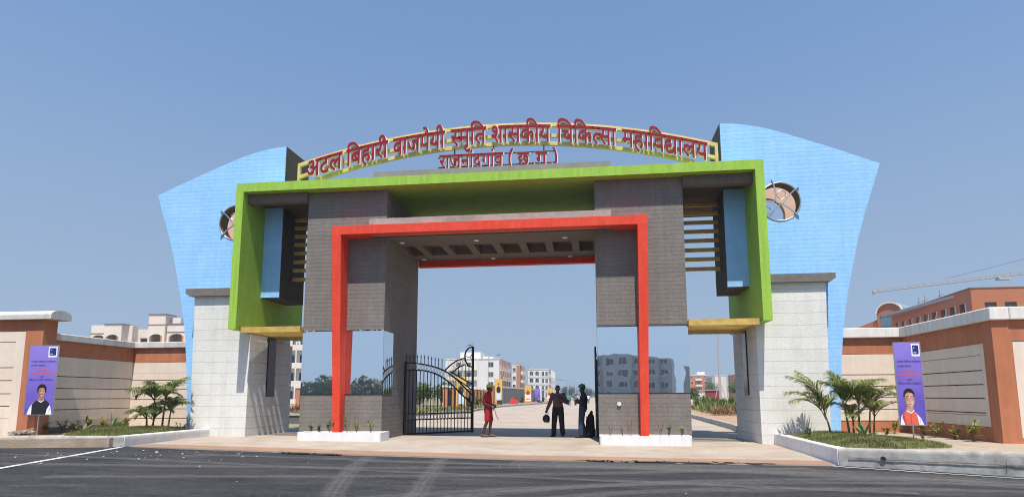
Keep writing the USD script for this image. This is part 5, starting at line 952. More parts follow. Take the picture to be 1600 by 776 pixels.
# shrubs along the foot of the boundary walls
for k, (y, side) in enumerate([(-2.35, 'first'), (-1.85, 'second'), (-1.3, 'third'), (-0.75, 'fourth'), (-0.2, 'fifth'), (0.3, 'sixth'), (0.8, 'last')]):
    sprig('yellow green shrub, %s from the tall wall end along the left wall foot' % side, (-12.62+0.05*(k % 2), y-0.1, 0.36), r.uniform(0.28, 0.42), 40, r, 'croton_leaf', 'shrubs at the foot of the boundary walls', lw=0.06, ll=0.22, spread=0.7)
for k, (x, y, side) in enumerate([(11.9, 0.55, 'in the corner behind the poster'), (12.25, -0.35, 'second from the inner corner'), (12.25, -1.1, 'in the middle of the return wall'), (12.28, -1.8, 'second from the pier'), (12.3, -2.55, 'largest, beside the orange pier')]):
    sprig('yellow green shrub at right wall foot, %s' % side, (x, y, 0.30), (0.34, 0.40, 0.30, 0.26, 0.5)[k], 46, r, 'croton_leaf', 'shrubs at the foot of the boundary walls', lw=0.06, ll=0.24, spread=0.7)
for (x, y, lab) in ((8.95, -0.95, 'small pale shrub behind the white kerb nearest the right tower'), (8.75, -1.9, 'low pale shrub behind the middle of the right white kerb'), (-9.75, -0.6, 'low shrub behind the left white kerb beside the tower'), (-10.0, 0.0, 'small shrub at the foot of the left tower'), (11.0, -2.9, 'dark low shrub beside the pole of the right poster'), (10.8, -1.5, 'thin low shrub at the edge of the right grass mound')):
    sprig(lab, (x, y, 0.32), 0.26, 34, r, 'shrub_leaf', lw=0.05, ll=0.10, spread=0.8)
# grass mounds
def mound(name, poly, z0, h, n, r, label):
    cx, cy = poly.centroid.x, poly.centroid.y; mb = MB(); N = 26
    minx, miny, maxx, maxy = poly.bounds
    def hz(x, y):
        d = poly.exterior.distance(Point(x, y)); return z0+h*min(1, d/0.5)*(0.75+0.5*float(meshkit.noise(np.array([x*1.7, y*1.7, 0]))))
    rings = [[(cx+(x-cx)*k, cy+(y-cy)*k) for x, y in poly.exterior.coords[:-1]] for k in (1.0, 0.9, 0.75, 0.5, 0.25)]
    V = [(x, y, hz(x, y)-(0.03 if i == 0 else 0)) for i, R in enumerate(rings) for x, y in R]+[(cx, cy, hz(cx, cy))]; m_ = len(rings[0]); F = []
    for i in range(len(rings)-1):
        for k in range(m_): F += [[i*m_+k, i*m_+(k+1) % m_, (i+1)*m_+(k+1) % m_], [i*m_+k, (i+1)*m_+(k+1) % m_, (i+1)*m_+k]]
    for k in range(m_): F.append([4*m_+k, 4*m_+(k+1) % m_, 5*m_])
    obj(name+'_mound', MB().add(V, F), 'turf_soil', kind='structure', smooth=True)
    V, F, c = [], [], 0
    while c < n:
        x, y = r.uniform(minx, maxx), r.uniform(miny, maxy)
        if not poly.contains(Point(x, y)): continue
        if meshkit.noise(np.array([x*3, y*3, 5])) < 0.22 and r.random() < 0.7: c += 1; continue
        z = hz(x, y); a = r.uniform(0, 6.28); l = r.uniform(0.03, 0.085); d = np.array([math.cos(a), math.sin(a), 0])*l*r.uniform(.3, 1.2); w = np.array([-math.sin(a), math.cos(a), 0])*0.006
        b = np.array([x, y, z-0.005]); V += [b-w, b+w, b+d+[0, 0, l]]; F.append([3*c, 3*c+1, 3*c+2]); c += 1
    F = np.arange(len(V)).reshape(-1, 3)
    obj('grass', MB().add(V, F), 'grass_leaf', label=label, cat='grass', kind='stuff')
def blob(pts, n=40):
    P = Polygon(pts).buffer(-0.25).buffer(0.25); L = P.exterior.length; return Polygon([P.exterior.interpolate(L*k/n).coords[0] for k in range(n)])
mound('turf', blob([(8.62, -0.7), (8.42, -4.6), (9.3, -5.0), (10.8, -4.6), (11.1, -3.4), (10.7, -2.2), (10.2, -0.9), (9.6, -0.3)]), 0.29, 0.10, 17000, r, 'rough green grass on the low mound behind the right white kerb')
mound('turf', blob([(-9.55, -0.9), (-9.55, -3.0), (-10.3, -3.3), (-11.6, -2.9), (-12.2, -1.9), (-11.8, -0.6), (-10.9, 0.5), (-10.1, 0.3)]), 0.345, 0.10, 15000, r, 'rough green grass on the low mound behind the left white kerb')

# ------------------------------------------------------------------ people
def chain(pts, rad):
    P = [np.array(p, float) for p in pts]; out = []
    for a, b, ra, rb in zip(P, P[1:], rad, rad[1:]):
        q_ = []
        for c, rr in ((a, ra), (b, rb)): q_.append(UNIT*np.asarray(rr)+c)
        out.append(m3.Manifold.hull_points(np.vstack(q_)))
    return out
UNIT = trimesh.creation.icosphere(subdivisions=2).vertices
def fuse(parts, edge=0.03, it=8):
    m = m3.Manifold.batch_boolean(parts, m3.OpType.Add).refine_to_length(edge)
    g = m.to_mesh(); t = trimesh.Trimesh(g.vert_properties[:, :3], g.tri_verts, process=True)
    if it: trimesh.smoothing.filter_taubin(t, lamb=0.5, nu=0.52, iterations=it)
    return t
def hand(w, d, up, side, k, curl):
    """palm and five fingers from wrist w along d"""
    d = np.array(d, float); d /= np.linalg.norm(d); up = np.array(up, float); up -= d*(up@d); up /= np.linalg.norm(up); s = np.cross(d, up)*side; out = []
    palm_end = w+d*0.085*k
    out.append(m3.Manifold.hull_points(np.vstack([UNIT*0.020*k+w, UNIT*0.019*k+palm_end+s*0.026*k, UNIT*0.019*k+palm_end-s*0.026*k])))
    for o, l in ((-0.030, 0.062), (-0.010, 0.072), (0.010, 0.078), (0.029, 0.070)):
        b = palm_end+s*o*k; dirs = [d*math.cos(curl*f)-up*math.sin(curl*f) for f in (0.5, 1.2, 1.9)]; P = [b]
        for dd, q_ in zip(dirs, (0.45, 0.32, 0.23)): P.append(P[-1]+dd*l*q_*1.15*k)
        out += chain(P, [0.0098*k, 0.0092*k, 0.0085*k, 0.0075*k])
    tb = w+d*0.03*k+s*0.028*k; out += chain([tb, tb+(s*0.03+d*0.025-up*0.012)*k, tb+(s*0.036+d*0.055-up*0.03*max(.3, curl))*k], [0.012*k, 0.0105*k, 0.009*k])
    return out
def person(name_label, loc, rz, J, wear, cat='person', group=None, k=1.0, fine=True):
    """a body of one surface, dressed in child meshes"""
    t = thing('person', name_label, cat, loc, rz, group)
    J = {a: np.array(b, float) for a, b in J.items()}; E = 0.026 if fine else 0.05
    body = []
    body += chain([J['pelvis'], (J['pelvis']+J['chest'])/2, J['chest']], [(.145, .105, .10), (.130, .095, .10), (.155, .11, .13)])
    body += chain([J['shL'], J['chest']+[0, 0, .06], J['shR']], [.055, (.10, .085, .075), .055])
    body += chain([J['chest']+[0, 0, .08], J['neck'], J['head']-[0, 0, .05]], [.07, .052, .05])
    H = J['head']; f = np.array(J.get('look', (0, -1, 0))); f = f/np.linalg.norm(f); sd = np.cross(f, [0, 0, 1.0])
    body.append(m3.Manifold.hull_points(np.vstack([UNIT*np.array([.076, .088, .09])+H+[0, 0, .03], UNIT*.052+H+f*.035+[0, 0, -.065], UNIT*.07+H-f*.02])))
    body.append(m3.Manifold.hull_points(np.vstack([UNIT*.012+H+f*.083+[0, 0, .012], UNIT*.017+H+f*.092+[0, 0, -.018]])))
    for s in (-1, 1): body.append(m3.Manifold.hull_points(np.vstack([UNIT*.014+H+sd*.078*s+[0, 0, .018], UNIT*.010+H+sd*.080*s+[0, 0, -.025]])))
    body.append(m3.Manifold.hull_points(np.vstack([UNIT*.011+H+f*.078+sd*.022+[0, 0, -.052], UNIT*.011+H+f*.078-sd*.022+[0, 0, -.052]])))
    for s, S in ((1, 'L'), (-1, 'R')):
        body += chain([J['sh'+S], J['el'+S], J['wr'+S]], [.052, .040, .028])
        if fine:
            d = J.get('hd'+S, J['wr'+S]-J['el'+S]); body += hand(J['wr'+S], d, J.get('hu'+S, (0, -1, .3)), s, 1.0, J.get('cu'+S, np.array(.7)).item() if 'cu'+S in J else .6)
        else: body += chain([J['wr'+S], J['wr'+S]+(J['wr'+S]-J['el'+S])*.35], [.03, .028])
        body += chain([J['hip'+S], J['kn'+S], J['kn'+S]*.6+J['an'+S]*.4+[0, .015, 0], J['an'+S]], [.088, .056, .054, .036])
        fd = J.get('ft'+S, np.array([0, -1.0, 0])); body += chain([J['an'+S]-[0, 0, .03]-fd*.04, J['an'+S]+fd*.10-[0, 0, .045], J['an'+S]+fd*.17-[0, 0, .052]], [.040, .032, .022])
    obj('body', fuse(body, E if not fine else 0.02, 5), wear['skin'], t, smooth=True)
    # shirt
    o = .018
    sh = chain([J['pelvis']+[0, 0, wear.get('hem', -.04)], J['pelvis']+[0, 0, .10], (J['pelvis']+J['chest'])/2+[0, 0, .05], J['chest']], [(.178, .138, .03), (.172, .134, .06), (.166, .128, .10), (.18, .134, .12)])
    sh += chain([J['shL'], J['chest']+[0, 0, .07], J['shR']], [.07, (.11, .09, .075), .07]) + chain([J['chest']+[0, 0, .10], J['neck']-[0, 0, .02]], [.085, .066])
    for S in 'LR':
        fr = wear.get('sleeve', .5)
        if fr <= 1: e = J['sh'+S]+(J['el'+S]-J['sh'+S])*fr; sh += chain([J['sh'+S], e], [.068, .062])
        else: e = J['el'+S]+(J['wr'+S]-J['el'+S])*(fr-1); sh += chain([J['sh'+S], J['el'+S], e], [.074, .064, .052])
    obj('shirt', fuse(sh, E, 4), wear['shirt'], t, smooth=True)
    # trousers or shorts
    tr = chain([J['pelvis']+[0, 0, .05], J['pelvis']-[0, 0, .06]], [(.152, .116, .05), (.15, .118, .07)])
    for S in 'LR':
        if wear.get('shorts'): tr += chain([J['hip'+S]+[0, 0, .02], J['hip'+S]*.15+J['kn'+S]*.85], [.102, .092])
        else: tr += chain([J['hip'+S]+[0, 0, .02], J['kn'+S], J['kn'+S]*.5+J['an'+S]*.5, J['an'+S]+[0, 0, .03]], [.115, .090, .088, .082])
    obj('trousers', fuse(tr, E, 4), wear['trousers'], t, smooth=True)
    if wear.get('belt'): obj('belt', fuse(chain([J['pelvis']+[0, 0, .085], J['pelvis']+[0, 0, .10]], [(.166, .130, .012), (.166, .130, .012)]), .05, 0), wear['belt'], t)
    if wear.get('shoes'):
        for S in 'LR':
            fd = J.get('ft'+S, np.array([0, -1.0, 0])); obj('shoe', fuse(chain([J['an'+S]-[0, 0, .035]-fd*.05, J['an'+S]+fd*.08-[0, 0, .045], J['an'+S]+fd*.18-[0, 0, .055]], [.048, .043, .032]), E, 3), wear['shoes'], t, smooth=True)
    cap = wear.get('helmet')
    if fine or not cap:
        hm = m3.Manifold.hull_points(np.vstack([UNIT*np.array([.084, .096, .088])+H+[0, 0, .042]-f*.014])).trim_by_plane((0, 0, 1), float(H[2]+.045)) + m3.Manifold.hull_points(UNIT*.078+H-f*.028+[0, 0, .02]).trim_by_plane(tuple(-f), float((-f)@(H-f*.02)))
        obj('hair', fuse([hm], E, 2), 'hair_black', t, smooth=True)
    if cap:
        dome_ = m3.Manifold.hull_points(UNIT*np.array([.115, .128, .105])+H+[0, 0, .065]).trim_by_plane((0, 0, 1), float(H[2]+.07))
        brim = m3.Manifold.hull_points(np.vstack([np.c_[.120*np.cos(a_), .134*np.sin(a_), 0*a_+z] for z in (.064, .078) for a_ in [np.linspace(0, 6.28, 24)]])+H)
        peak = m3.Manifold.hull_points(np.vstack([H+sd*x+f*y+[0, 0, z] for x, y in ((-.09, .08), (.09, .08), (-.06, .165), (.06, .165)) for z in (.060, .072)]))
        ridge = m3.Manifold.hull_points(np.vstack([UNIT*.014+H+f*.09+[0, 0, .135], UNIT*.014+H-f*.09+[0, 0, .135], UNIT*.016+H+[0, 0, .165]]))
        obj('helmet', fuse([dome_, brim, peak, ridge], .03, 2), cap, t, smooth=40)
    if fine:
        for s in (-1, 1):
            e = H+f*.078+sd*.031*s+[0, 0, .022]; obj('eye', trimesh.Trimesh(UNIT*.011+e, trimesh.creation.icosphere(subdivisions=2).faces), 'print_white', t, smooth=True); obj('pupil', trimesh.Trimesh(UNIT*.0055+e+f*.0075, trimesh.creation.icosphere(subdivisions=2).faces), 'hair_black', t, smooth=True)
    return t
base = dict(pelvis=(0, 0, .96), chest=(0, -.01, 1.30), neck=(0, -.01, 1.49), head=(0, -.03, 1.615), shL=(.185, 0, 1.42), shR=(-.185, 0, 1.42), elL=(.24, .03, 1.13), elR=(-.24, .03, 1.13), wrL=(.25, -.05, .89), wrR=(-.25, -.05, .89),
            hipL=(.085, 0, .93), hipR=(-.085, 0, .93), knL=(.10, -.03, .50), knR=(-.10, -.03, .50), anL=(.11, .02, .085), anR=(-.11, .02, .085))
def pose(**kw): d = dict(base); d.update(kw); return d
p1 = person('man in red shirt and shorts with yellow hard hat, standing in the gate shade', (-0.33, 1.95, float(gz(-0.33))+0.012), 84,
            pose(chest=(0, .015, 1.31), head=(0, -.05, 1.60), elL=(.25, .10, 1.14), wrL=(.15, -.14, 1.06), elR=(-.25, .09, 1.13), wrR=(-.17, -.17, 1.01), knL=(.09, -.07, .51), anL=(.10, -.04, .085), knR=(-.10, .01, .51), anR=(-.11, .15, .09), look=(.25, -1, -.1), cuL=1.1, cuR=1.3, hdR=(.15, -.5, -.6)),
            dict(skin='skin_dark', shirt='cloth_red', trousers='cloth_red', shorts=True, sleeve=.75, hem=-.14, shoes='sandal_brown', helmet='helmet_yellow'))
mb = MB().tube([(-.145, -.265, 0.96), (-.19, -.30, 0.80), (-.22, -.42, .58)], 0.014, 7)
cane = thing('wooden_stick', 'short wooden stick held low by the man in red', 'stick', (-0.33, 1.95, float(gz(-0.33))+0.012), 84); obj('shaft', mb, 'wood_stick', cane); obj('grip', MB().tube([(-.135, -.235, 1.03), (-.145, -.265, 0.95)], 0.017, 7), 'black_rubber', cane)
p2 = person('man in maroon shirt and dark trousers, carrying a black helmet at his side', (2.0, 2.45, float(gz(2))+0.012), -8,
            pose(elR=(-.29, .04, 1.14), wrR=(-.37, -.05, .92), elL=(.30, .05, 1.15), wrL=(.14, -.17, 1.24), knL=(.13, -.03, .5), anL=(.155, .0, .085), knR=(-.13, -.02, .5), anR=(-.165, .03, .085), look=(.25, -1, -.05), cuR=1.5, cuL=1.2, ftL=(.25, -.97, 0), ftR=(-.3, -.95, 0)),
            dict(skin='skin_dark', shirt='cloth_plum', trousers='cloth_black', sleeve=1.9, belt='shoe_black', shoes='shoe_black', hem=.06))
hl = thing('helmet', 'black helmet hanging from the hand of the man in the maroon shirt', 'helmet', (1.60, 2.38, float(gz(2))+0.63), 20)
sh = m3.Manifold.hull_points(np.vstack([UNIT*np.array([.125, .15, .14]), UNIT*.10+[0, -.06, -.08]])) - m3.Manifold.hull_points(np.vstack([UNIT*np.array([.10, .12, .12])+[0, -.03, -.06], UNIT*.09+[0, -.05, -.2]]))
obj('shell', fuse([sh], .04, 2), 'helmet_black', hl, smooth=40); obj('strap', MB().tube([(-.05, 0, .12), (.02, 0, .20), (.09, 0, .12)], .008, 5), 'black_rubber', hl)
p3 = person('man in navy clothes and green hard hat, arms folded, beside the right booth', (2.83, 2.2, float(gz(2.8))+0.012), -88,
            pose(pelvis=(0, .03, .96), chest=(0, .05, 1.31), neck=(0, .03, 1.49), head=(0, .0, 1.615), shL=(.19, .06, 1.42), shR=(-.19, .06, 1.42), elL=(.25, -.02, 1.17), wrL=(-.06, -.17, 1.23), elR=(-.25, -.03, 1.15), wrR=(.06, -.16, 1.18), hdL=(-1, .1, .1), hdR=(1, .1, .25), knL=(.10, -.05, .5), anL=(.11, -.06, .085), anR=(-.12, .10, .085), look=(0, -1, -.12), cuL=.5, cuR=.6, huL=(0, -1, 0), huR=(0, -1, 0)),
            dict(skin='skin_dark', shirt='cloth_navy', trousers='cloth_denim', sleeve=1.9, shoes='shoe_black', helmet='helmet_green', hem=-.02))
bag = thing('rucksack', 'tall black rucksack standing on the ground behind the man in navy', 'bag', (3.08, 2.35, float(gz(3))+0.012), 10)
rb = lambda x0, x1, y0, y1, z0, z1, r_: m3.Manifold.hull_points(np.vstack([UNIT*r_+[x, y, z] for x in (x0+r_, x1-r_) for y in (y0+r_, y1-r_) for z in (z0+r_, z1-r_)]))
obj('body', fuse([m3.Manifold.hull_points(np.vstack([UNIT*np.array([.17, .14, .09])+[0, 0, .09], UNIT*np.array([.15, .13, .12])+[.01, 0, .42], UNIT*np.array([.11, .09, .10])+[.03, .0, .70]])), rb(-.13, .10, -.19, .0, .06, .42, .05), m3.Manifold.hull_points(np.vstack([UNIT*.07+[.02, 0, .72], UNIT*.05+[.06, .02, .84]]))], .05, 5), 'cloth_black', bag, smooth=True)
obj('strap', MB().tube([(-.08, .14, .7), (-.09, .21, .5), (-.08, .15, .2)], .018, 6), 'black_rubber', bag); obj('strap', MB().tube([(.08, .14, .7), (.09, .21, .5), (.08, .15, .2)], .018, 6), 'black_rubber', bag)
far = [((-0.6, 73, 0), 10, 'distant man in a green shirt walking away up the campus road', 'cloth_green', 'cloth_denim'), ((0.25, 75, 0), -10, 'distant man in a dark grey shirt on the campus road', 'cloth_grey', 'cloth_black'),
       ((1.1, 84, 0), 20, 'distant person in white to the right of the grey-shirted man', 'cloth_white', 'cloth_grey'), ((-0.1, 90, 0), 0, 'distant person in white behind the man in green', 'cloth_white', 'cloth_denim'), ((1.9, 98, 0), 0, 'farthest person in white on the campus road', 'cloth_white', 'cloth_grey')]
for i, (l, a, lab, s1, s2) in enumerate(far):
    person(lab, (l[0], l[1], -.08), 180+a, pose(knL=(.1, -.14, .52), anL=(.1, -.16, .09), knR=(-.1, .02, .5), anR=(-.1, .22, .12), elL=(.25, .12, 1.15), wrL=(.25, .02, .92)), dict(skin='skin_dark', shirt=s1, trousers=s2, sleeve=.6, shoes='shoe_black'), fine=False)

# ------------------------------------------------------------------ far buildings
def frame_of(o, ang):
    c, s = math.cos(ang), math.sin(ang); return np.array([[c, -s, 0, o[0]], [s, c, 0, o[1]], [0, 0, 1, o[2] if len(o) > 2 else 0], [0, 0, 0, 1.0]])
def win(parent, T, u, z, w, h, y=0.0, mat='far_glass', fmat='render_white', arch=False, hood=False):
    """a window in a wall lying along local x at local y (outside is -y): frame, and its pane set back in it"""
    f = 0.09
    out = sbox(u-w/2, z, u+w/2, z+h); inn = sbox(u-w/2+f, z+f, u+w/2-f, z+h-f)
    if arch: out = out.union(affinity.scale(Point(u, z+h).buffer(w/2, 5), 1, .7)); inn = out.buffer(-f)
    bars = sbox(u-.03, z, u+.03, z+h).intersection(inn)
    mb = MB().facade(out.difference(inn), y-0.08, y+0.02).facade(bars, y-0.05, y+0.02)
    if hood: mb.box(u-w/2-.15, u+w/2+.15, y-.45, y, z+h+.08, z+h+.18)
    wd = obj('window', mb.xf(T), fmat, parent); obj('pane', MB().facade(inn, y-0.03, y-0.005).xf(T), mat, wd)
def slabbox(parent, T, name, mat, *b): return obj(name, MB().box(*b).xf(T), mat, parent)
FH = 3.05
# main white block on the left of the campus road
def white_block():
    b = thing('apartment_building', 'white four storey apartment block with rooftop rooms, largest seen through the gate', 'building')
    T = frame_of((-26.2, 171, -.1), 0); H = 12.9
    obj('wall', MB().box(-17, 0, 0, 28, 0, H).xf(T), 'render_white', b)
    obj('parapet', MB().box(-17.15, .15, -.15, 28.15, H, H+.25).xf(T), 'render_white', b)
    slabbox(b, T, 'rooftop_room', 'render_white', -13.2, -6.6, 4, 12, H+.25, H+2.5); slabbox(b, T, 'rooftop_room', 'render_white', -6.3, -3.0, 6, 12, H+.25, H+1.2)
    for i in range(4):
        z = .5+i*FH
        win(b, T, -2.6-.0, z+.8, 1.7, 1.6)
        for u in (-9.6, -12.8): win(b, T, u, z+.8, 1.5, 1.5)
        slabbox(b, T, 'balcony', 'render_white', -15.8, -6.7, -1.2, 0, z-.2, z+.05); slabbox(b, T, 'balcony_rail', 'render_cream', -15.8, -6.7, -1.2, -1.1, z+.05, z+.9)
    for u in (-6.6, -11.2, -15.9): slabbox(b, T, 'column', 'render_white', u-.15, u+.15, -1.25, -.95, 0, H)
    T2 = frame_of((-26.2, 171, -.1), math.pi/2)      # side that faces the road: local x runs away from the gate
    for k in range(5):
        u = 2.6+5.4*k
        slabbox(b, T2, 'pilaster', 'render_orange', u-2.3, u-1.3, -.35, 0, 0, H) if k else None
        for i in range(4):
            z = .5+i*FH; win(b, T2, u+.3, z+.7, 1.6, 1.7); slabbox(b, T2, 'balcony', 'render_white', u-1.0, u+1.9, -1.1, 0, z-.2, z+.0); slabbox(b, T2, 'balcony_rail', 'render_white', u-1.0, u+1.9, -1.1, -1.0, z+.0, z+.85)
white_block()
def orange_strip_block():
    b = thing('apartment_building', 'white apartment block with a tall orange pilaster, between the two other white blocks', 'building')
    T = frame_of((-27.2, 208, -.1), 0); H = 12.7
    obj('wall', MB().box(0, 3.0, 0, 16, 0, H).xf(T), 'render_white', b); obj('orange_pilaster', MB().box(1.7, 3.02, -.3, 5, 0, H+.1).xf(T), 'render_orange', b); obj('parapet', MB().box(-.1, 3.1, -.1, 16.1, H, H+.25).xf(T), 'render_white', b)
    for i in range(4): win(b, T, .85, .5+i*FH+.7, 1.2, 1.5)
    T2 = frame_of((-24.2, 208, -.1), math.pi/2)
    for k in range(3):
        for i in range(4):
            z = .5+i*FH; win(b, T2, 3.6+4.6*k, z+.7, 1.5, 1.6, fmat='render_orange'); slabbox(b, T2, 'balcony', 'render_white', 2.2+4.6*k, 5.6+4.6*k, -1.0, 0, z-.2, z+.8)
orange_strip_block()
def arched_block():
    b = thing('apartment_building', 'pale four storey block with arched windows, farthest of the row through the gate', 'building')
    T = frame_of((-25.8, 250, -.1), 0); H = 12.8
    obj('wall', MB().box(0, 9.0, 0, 30, 0, H).xf(T), 'render_white', b); obj('parapet', MB().box(-.15, 9.15, -.15, 30.1, H, H+.25).xf(T), 'render_white', b)
    slabbox(b, T, 'rooftop_room', 'render_grey', 1, 2.2, 3, 6, H+.2, H+1)
    for i in range(4):
        z = .5+i*FH
        for u in (1.5, 4.0): win(b, T, u, z+.7, 1.7, 1.3, arch=True)
        for u in (6.5, 8.1): win(b, T, u, z+.5, 1.2, 1.9)
        slabbox(b, T, 'floor_band', 'render_grey', -.08, 9.08, -.12, 0, z-.25, z-.05)
    T2 = frame_of((-16.8, 250, -.1), math.pi/2)
    for k in range(6):
        for i in range(4): z = .5+i*FH; win(b, T2, 2.4+4.8*k, z+.5, 1.8, 1.8); slabbox(b, T2, 'balcony', 'render_white', 1+4.8*k, 3.9+4.8*k, -1.0, 0, z-.2, z+.0)
        slabbox(b, T2, 'column', 'render_white', 4.4+4.8*k, 4.8+4.8*k, -1.05, -.7, 0, H)
arched_block()
def terrace_block():
    b = thing('apartment_building', 'cream apartment block with arched porches rising above the left boundary wall', 'building')
    T = frame_of((-91.4, 87, -.1), 0.02)
    W = 'render_cream'
    def bay(u0, u1, y0, zt, arch_u, base_arch, cornice=True):
        obj('wall', MB().facade(sbox(u0, 0, u1, zt).difference(sbox(arch_u-base_arch, 10.4, arch_u+base_arch, 12.75).union(affinity.scale(Point(arch_u, 12.75).buffer(base_arch, 8), 1, .35))), y0, y0+.25).xf(T), W, b)
        for u in (u0, u1-.25): slabbox(b, T, 'side_wall', W, u, u+.25, y0+.25, y0+3, 0, zt)
        slabbox(b, T, 'back_wall', W, u0+.25, u1-.25, y0+2.6, y0+3, 0, zt); slabbox(b, T, 'roof_slab', W, u0+.25, u1-.25, y0+.25, y0+2.6, zt-.4, zt-.05)
        if cornice: slabbox(b, T, 'cornice', 'trim_brown', u0-.12, u1+.12, y0-.12, y0+3.1, zt, zt+.16)
        for u in (arch_u-base_arch-.14, arch_u+base_arch+.14): slabbox(b, T, 'porch_column', 'render_orange', u-.14, u+.14, y0-.06, y0+.2, 10.3, 12.75)
        win(b, T, arch_u+.4, 10.4, 1.1, 1.9, y0+2.59, fmat='trim_brown')
    slabbox(b, T, 'main_block', W, 1.0, 21, 4, 16, 0, 13.9)
    bay(.2, 3.4, 0, 14.3, 1.7, 1.05, False); slabbox(b, T, 'trim', 'trim_brown', .1, 3.4, -.06, .02, 13.35, 13.5)
    slabbox(b, T, 'parapet', W, .2, 3.4, 0, .2, 14.3, 15.0)
    bay(3.5, 7.0, -.8, 15.0, 5.2, 1.0); slabbox(b, T, 'roof_pier', W, 7.0, 7.8, 1.0, 3.0, 10, 15.0)
    obj('wall', MB().box(7.8, 12.2, 2.6, 4, 0, 14.4).xf(T), W, b); win(b, T, 9.2, 10.3, 1.4, 2.2, 2.58, hood=True, fmat='trim_brown'); win(b, T, 11.4, 11.2, .8, 1.0, 2.58, fmat='trim_brown')
    bay(12.3, 15.6, -.8, 16.7, 13.9, .95); slabbox(b, T, 'trim', 'trim_brown', 12.2, 15.7, -.86, -.78, 14.75, 14.9)
    slabbox(b, T, 'rooftop_room', 'render_cream', 12.4, 17.6, 2.4, 8, 13.9, 16.4); slabbox(b, T, 'rooftop_tank', 'render_white', 16.2, 17.8, .4, 2.0, 14.9, 16.2)
    bay(15.7, 19.8, -.3, 14.9, 17.6, 1.15); slabbox(b, T, 'trim', 'trim_brown', 15.7, 19.9, -.36, -.28, 13.4, 13.55)
    for u in (2.2, 10.9, 12.0): obj('mast', MB().cyl((u, 3, 13.8), .05, 2.6, 6).xf(T), 'pole_grey', b)
terrace_block()
def passage_block():
    b = thing('apartment_building', 'white building with stacked balconies seen in the gap behind the left booth', 'building')
    T = frame_of((-51.0, 82, -.1), 0.05); H = 12.4
    obj('wall', MB().box(0, 5.2, 0, 12, 0, H).xf(T), 'render_white', b); obj('parapet', MB().box(-.1, 5.3, -.1, 12.1, H, H+.3).xf(T), 'render_white', b)
    for i in range(4):
        z = .4+i*FH
        for u in (1.2, 3.0, 4.4): win(b, T, u, z+.6, 1.0, 1.6)
        slabbox(b, T, 'balcony', 'render_white', 2.2, 5.2, -1.0, 0, z-.2, z+.0); slabbox(b, T, 'balcony_rail', 'render_cream', 2.2, 5.2, -1.0, -.92, z, z+.75); slabbox(b, T, 'column', 'render_white', 3.6, 3.8, -1.02, -.8, z, z+FH-.2)
passage_block()
def right_far(label, x0, x1, Y, H, kind):
    b = thing('apartment_building', label, 'building'); T = frame_of((x0, Y, -.1), 0); W = x1-x0
    obj('wall', MB().box(0, W, 0, 12, 0, H).xf(T), 'render_orange' if kind == 'o' else 'render_cream', b); obj('parapet', MB().box(-.1, W+.1, -.1, 12.1, H, H+.3).xf(T), 'render_white', b)
    if kind == 'w': slabbox(b, T, 'side_pier', 'render_grey', -1.0, 0, .5, 12, 0, H-.3); return
    slabbox(b, T, 'rooftop_room', 'render_white', W*.62, W*.9, 3, 8, H, H+1.8)
    n = max(2, int(W/2.6))
    for i in range(4):
        z = .3+i*(H/4)
        for k in range(n):
            u = (k+.5)*W/n; win(b, T, u, z+.9, 1.3, 1.4)
            if k % 2 == 0: slabbox(b, T, 'balcony', 'render_white', u-W/n*.48, u+W/n*.48, -.9, 0, z+.0, z+.85)
right_far('orange and white flats with a rooftop room, far right through the passage', 43.5, 56.2, 282, 10.9, 'o')
right_far('plain white gable building beside the lamp post in the right passage', 49.6, 54.0, 232, 9.0, 'w')
right_far('orange flats with white balconies at the edge of the right passage', 55.2, 68, 222, 9.2, 'o')
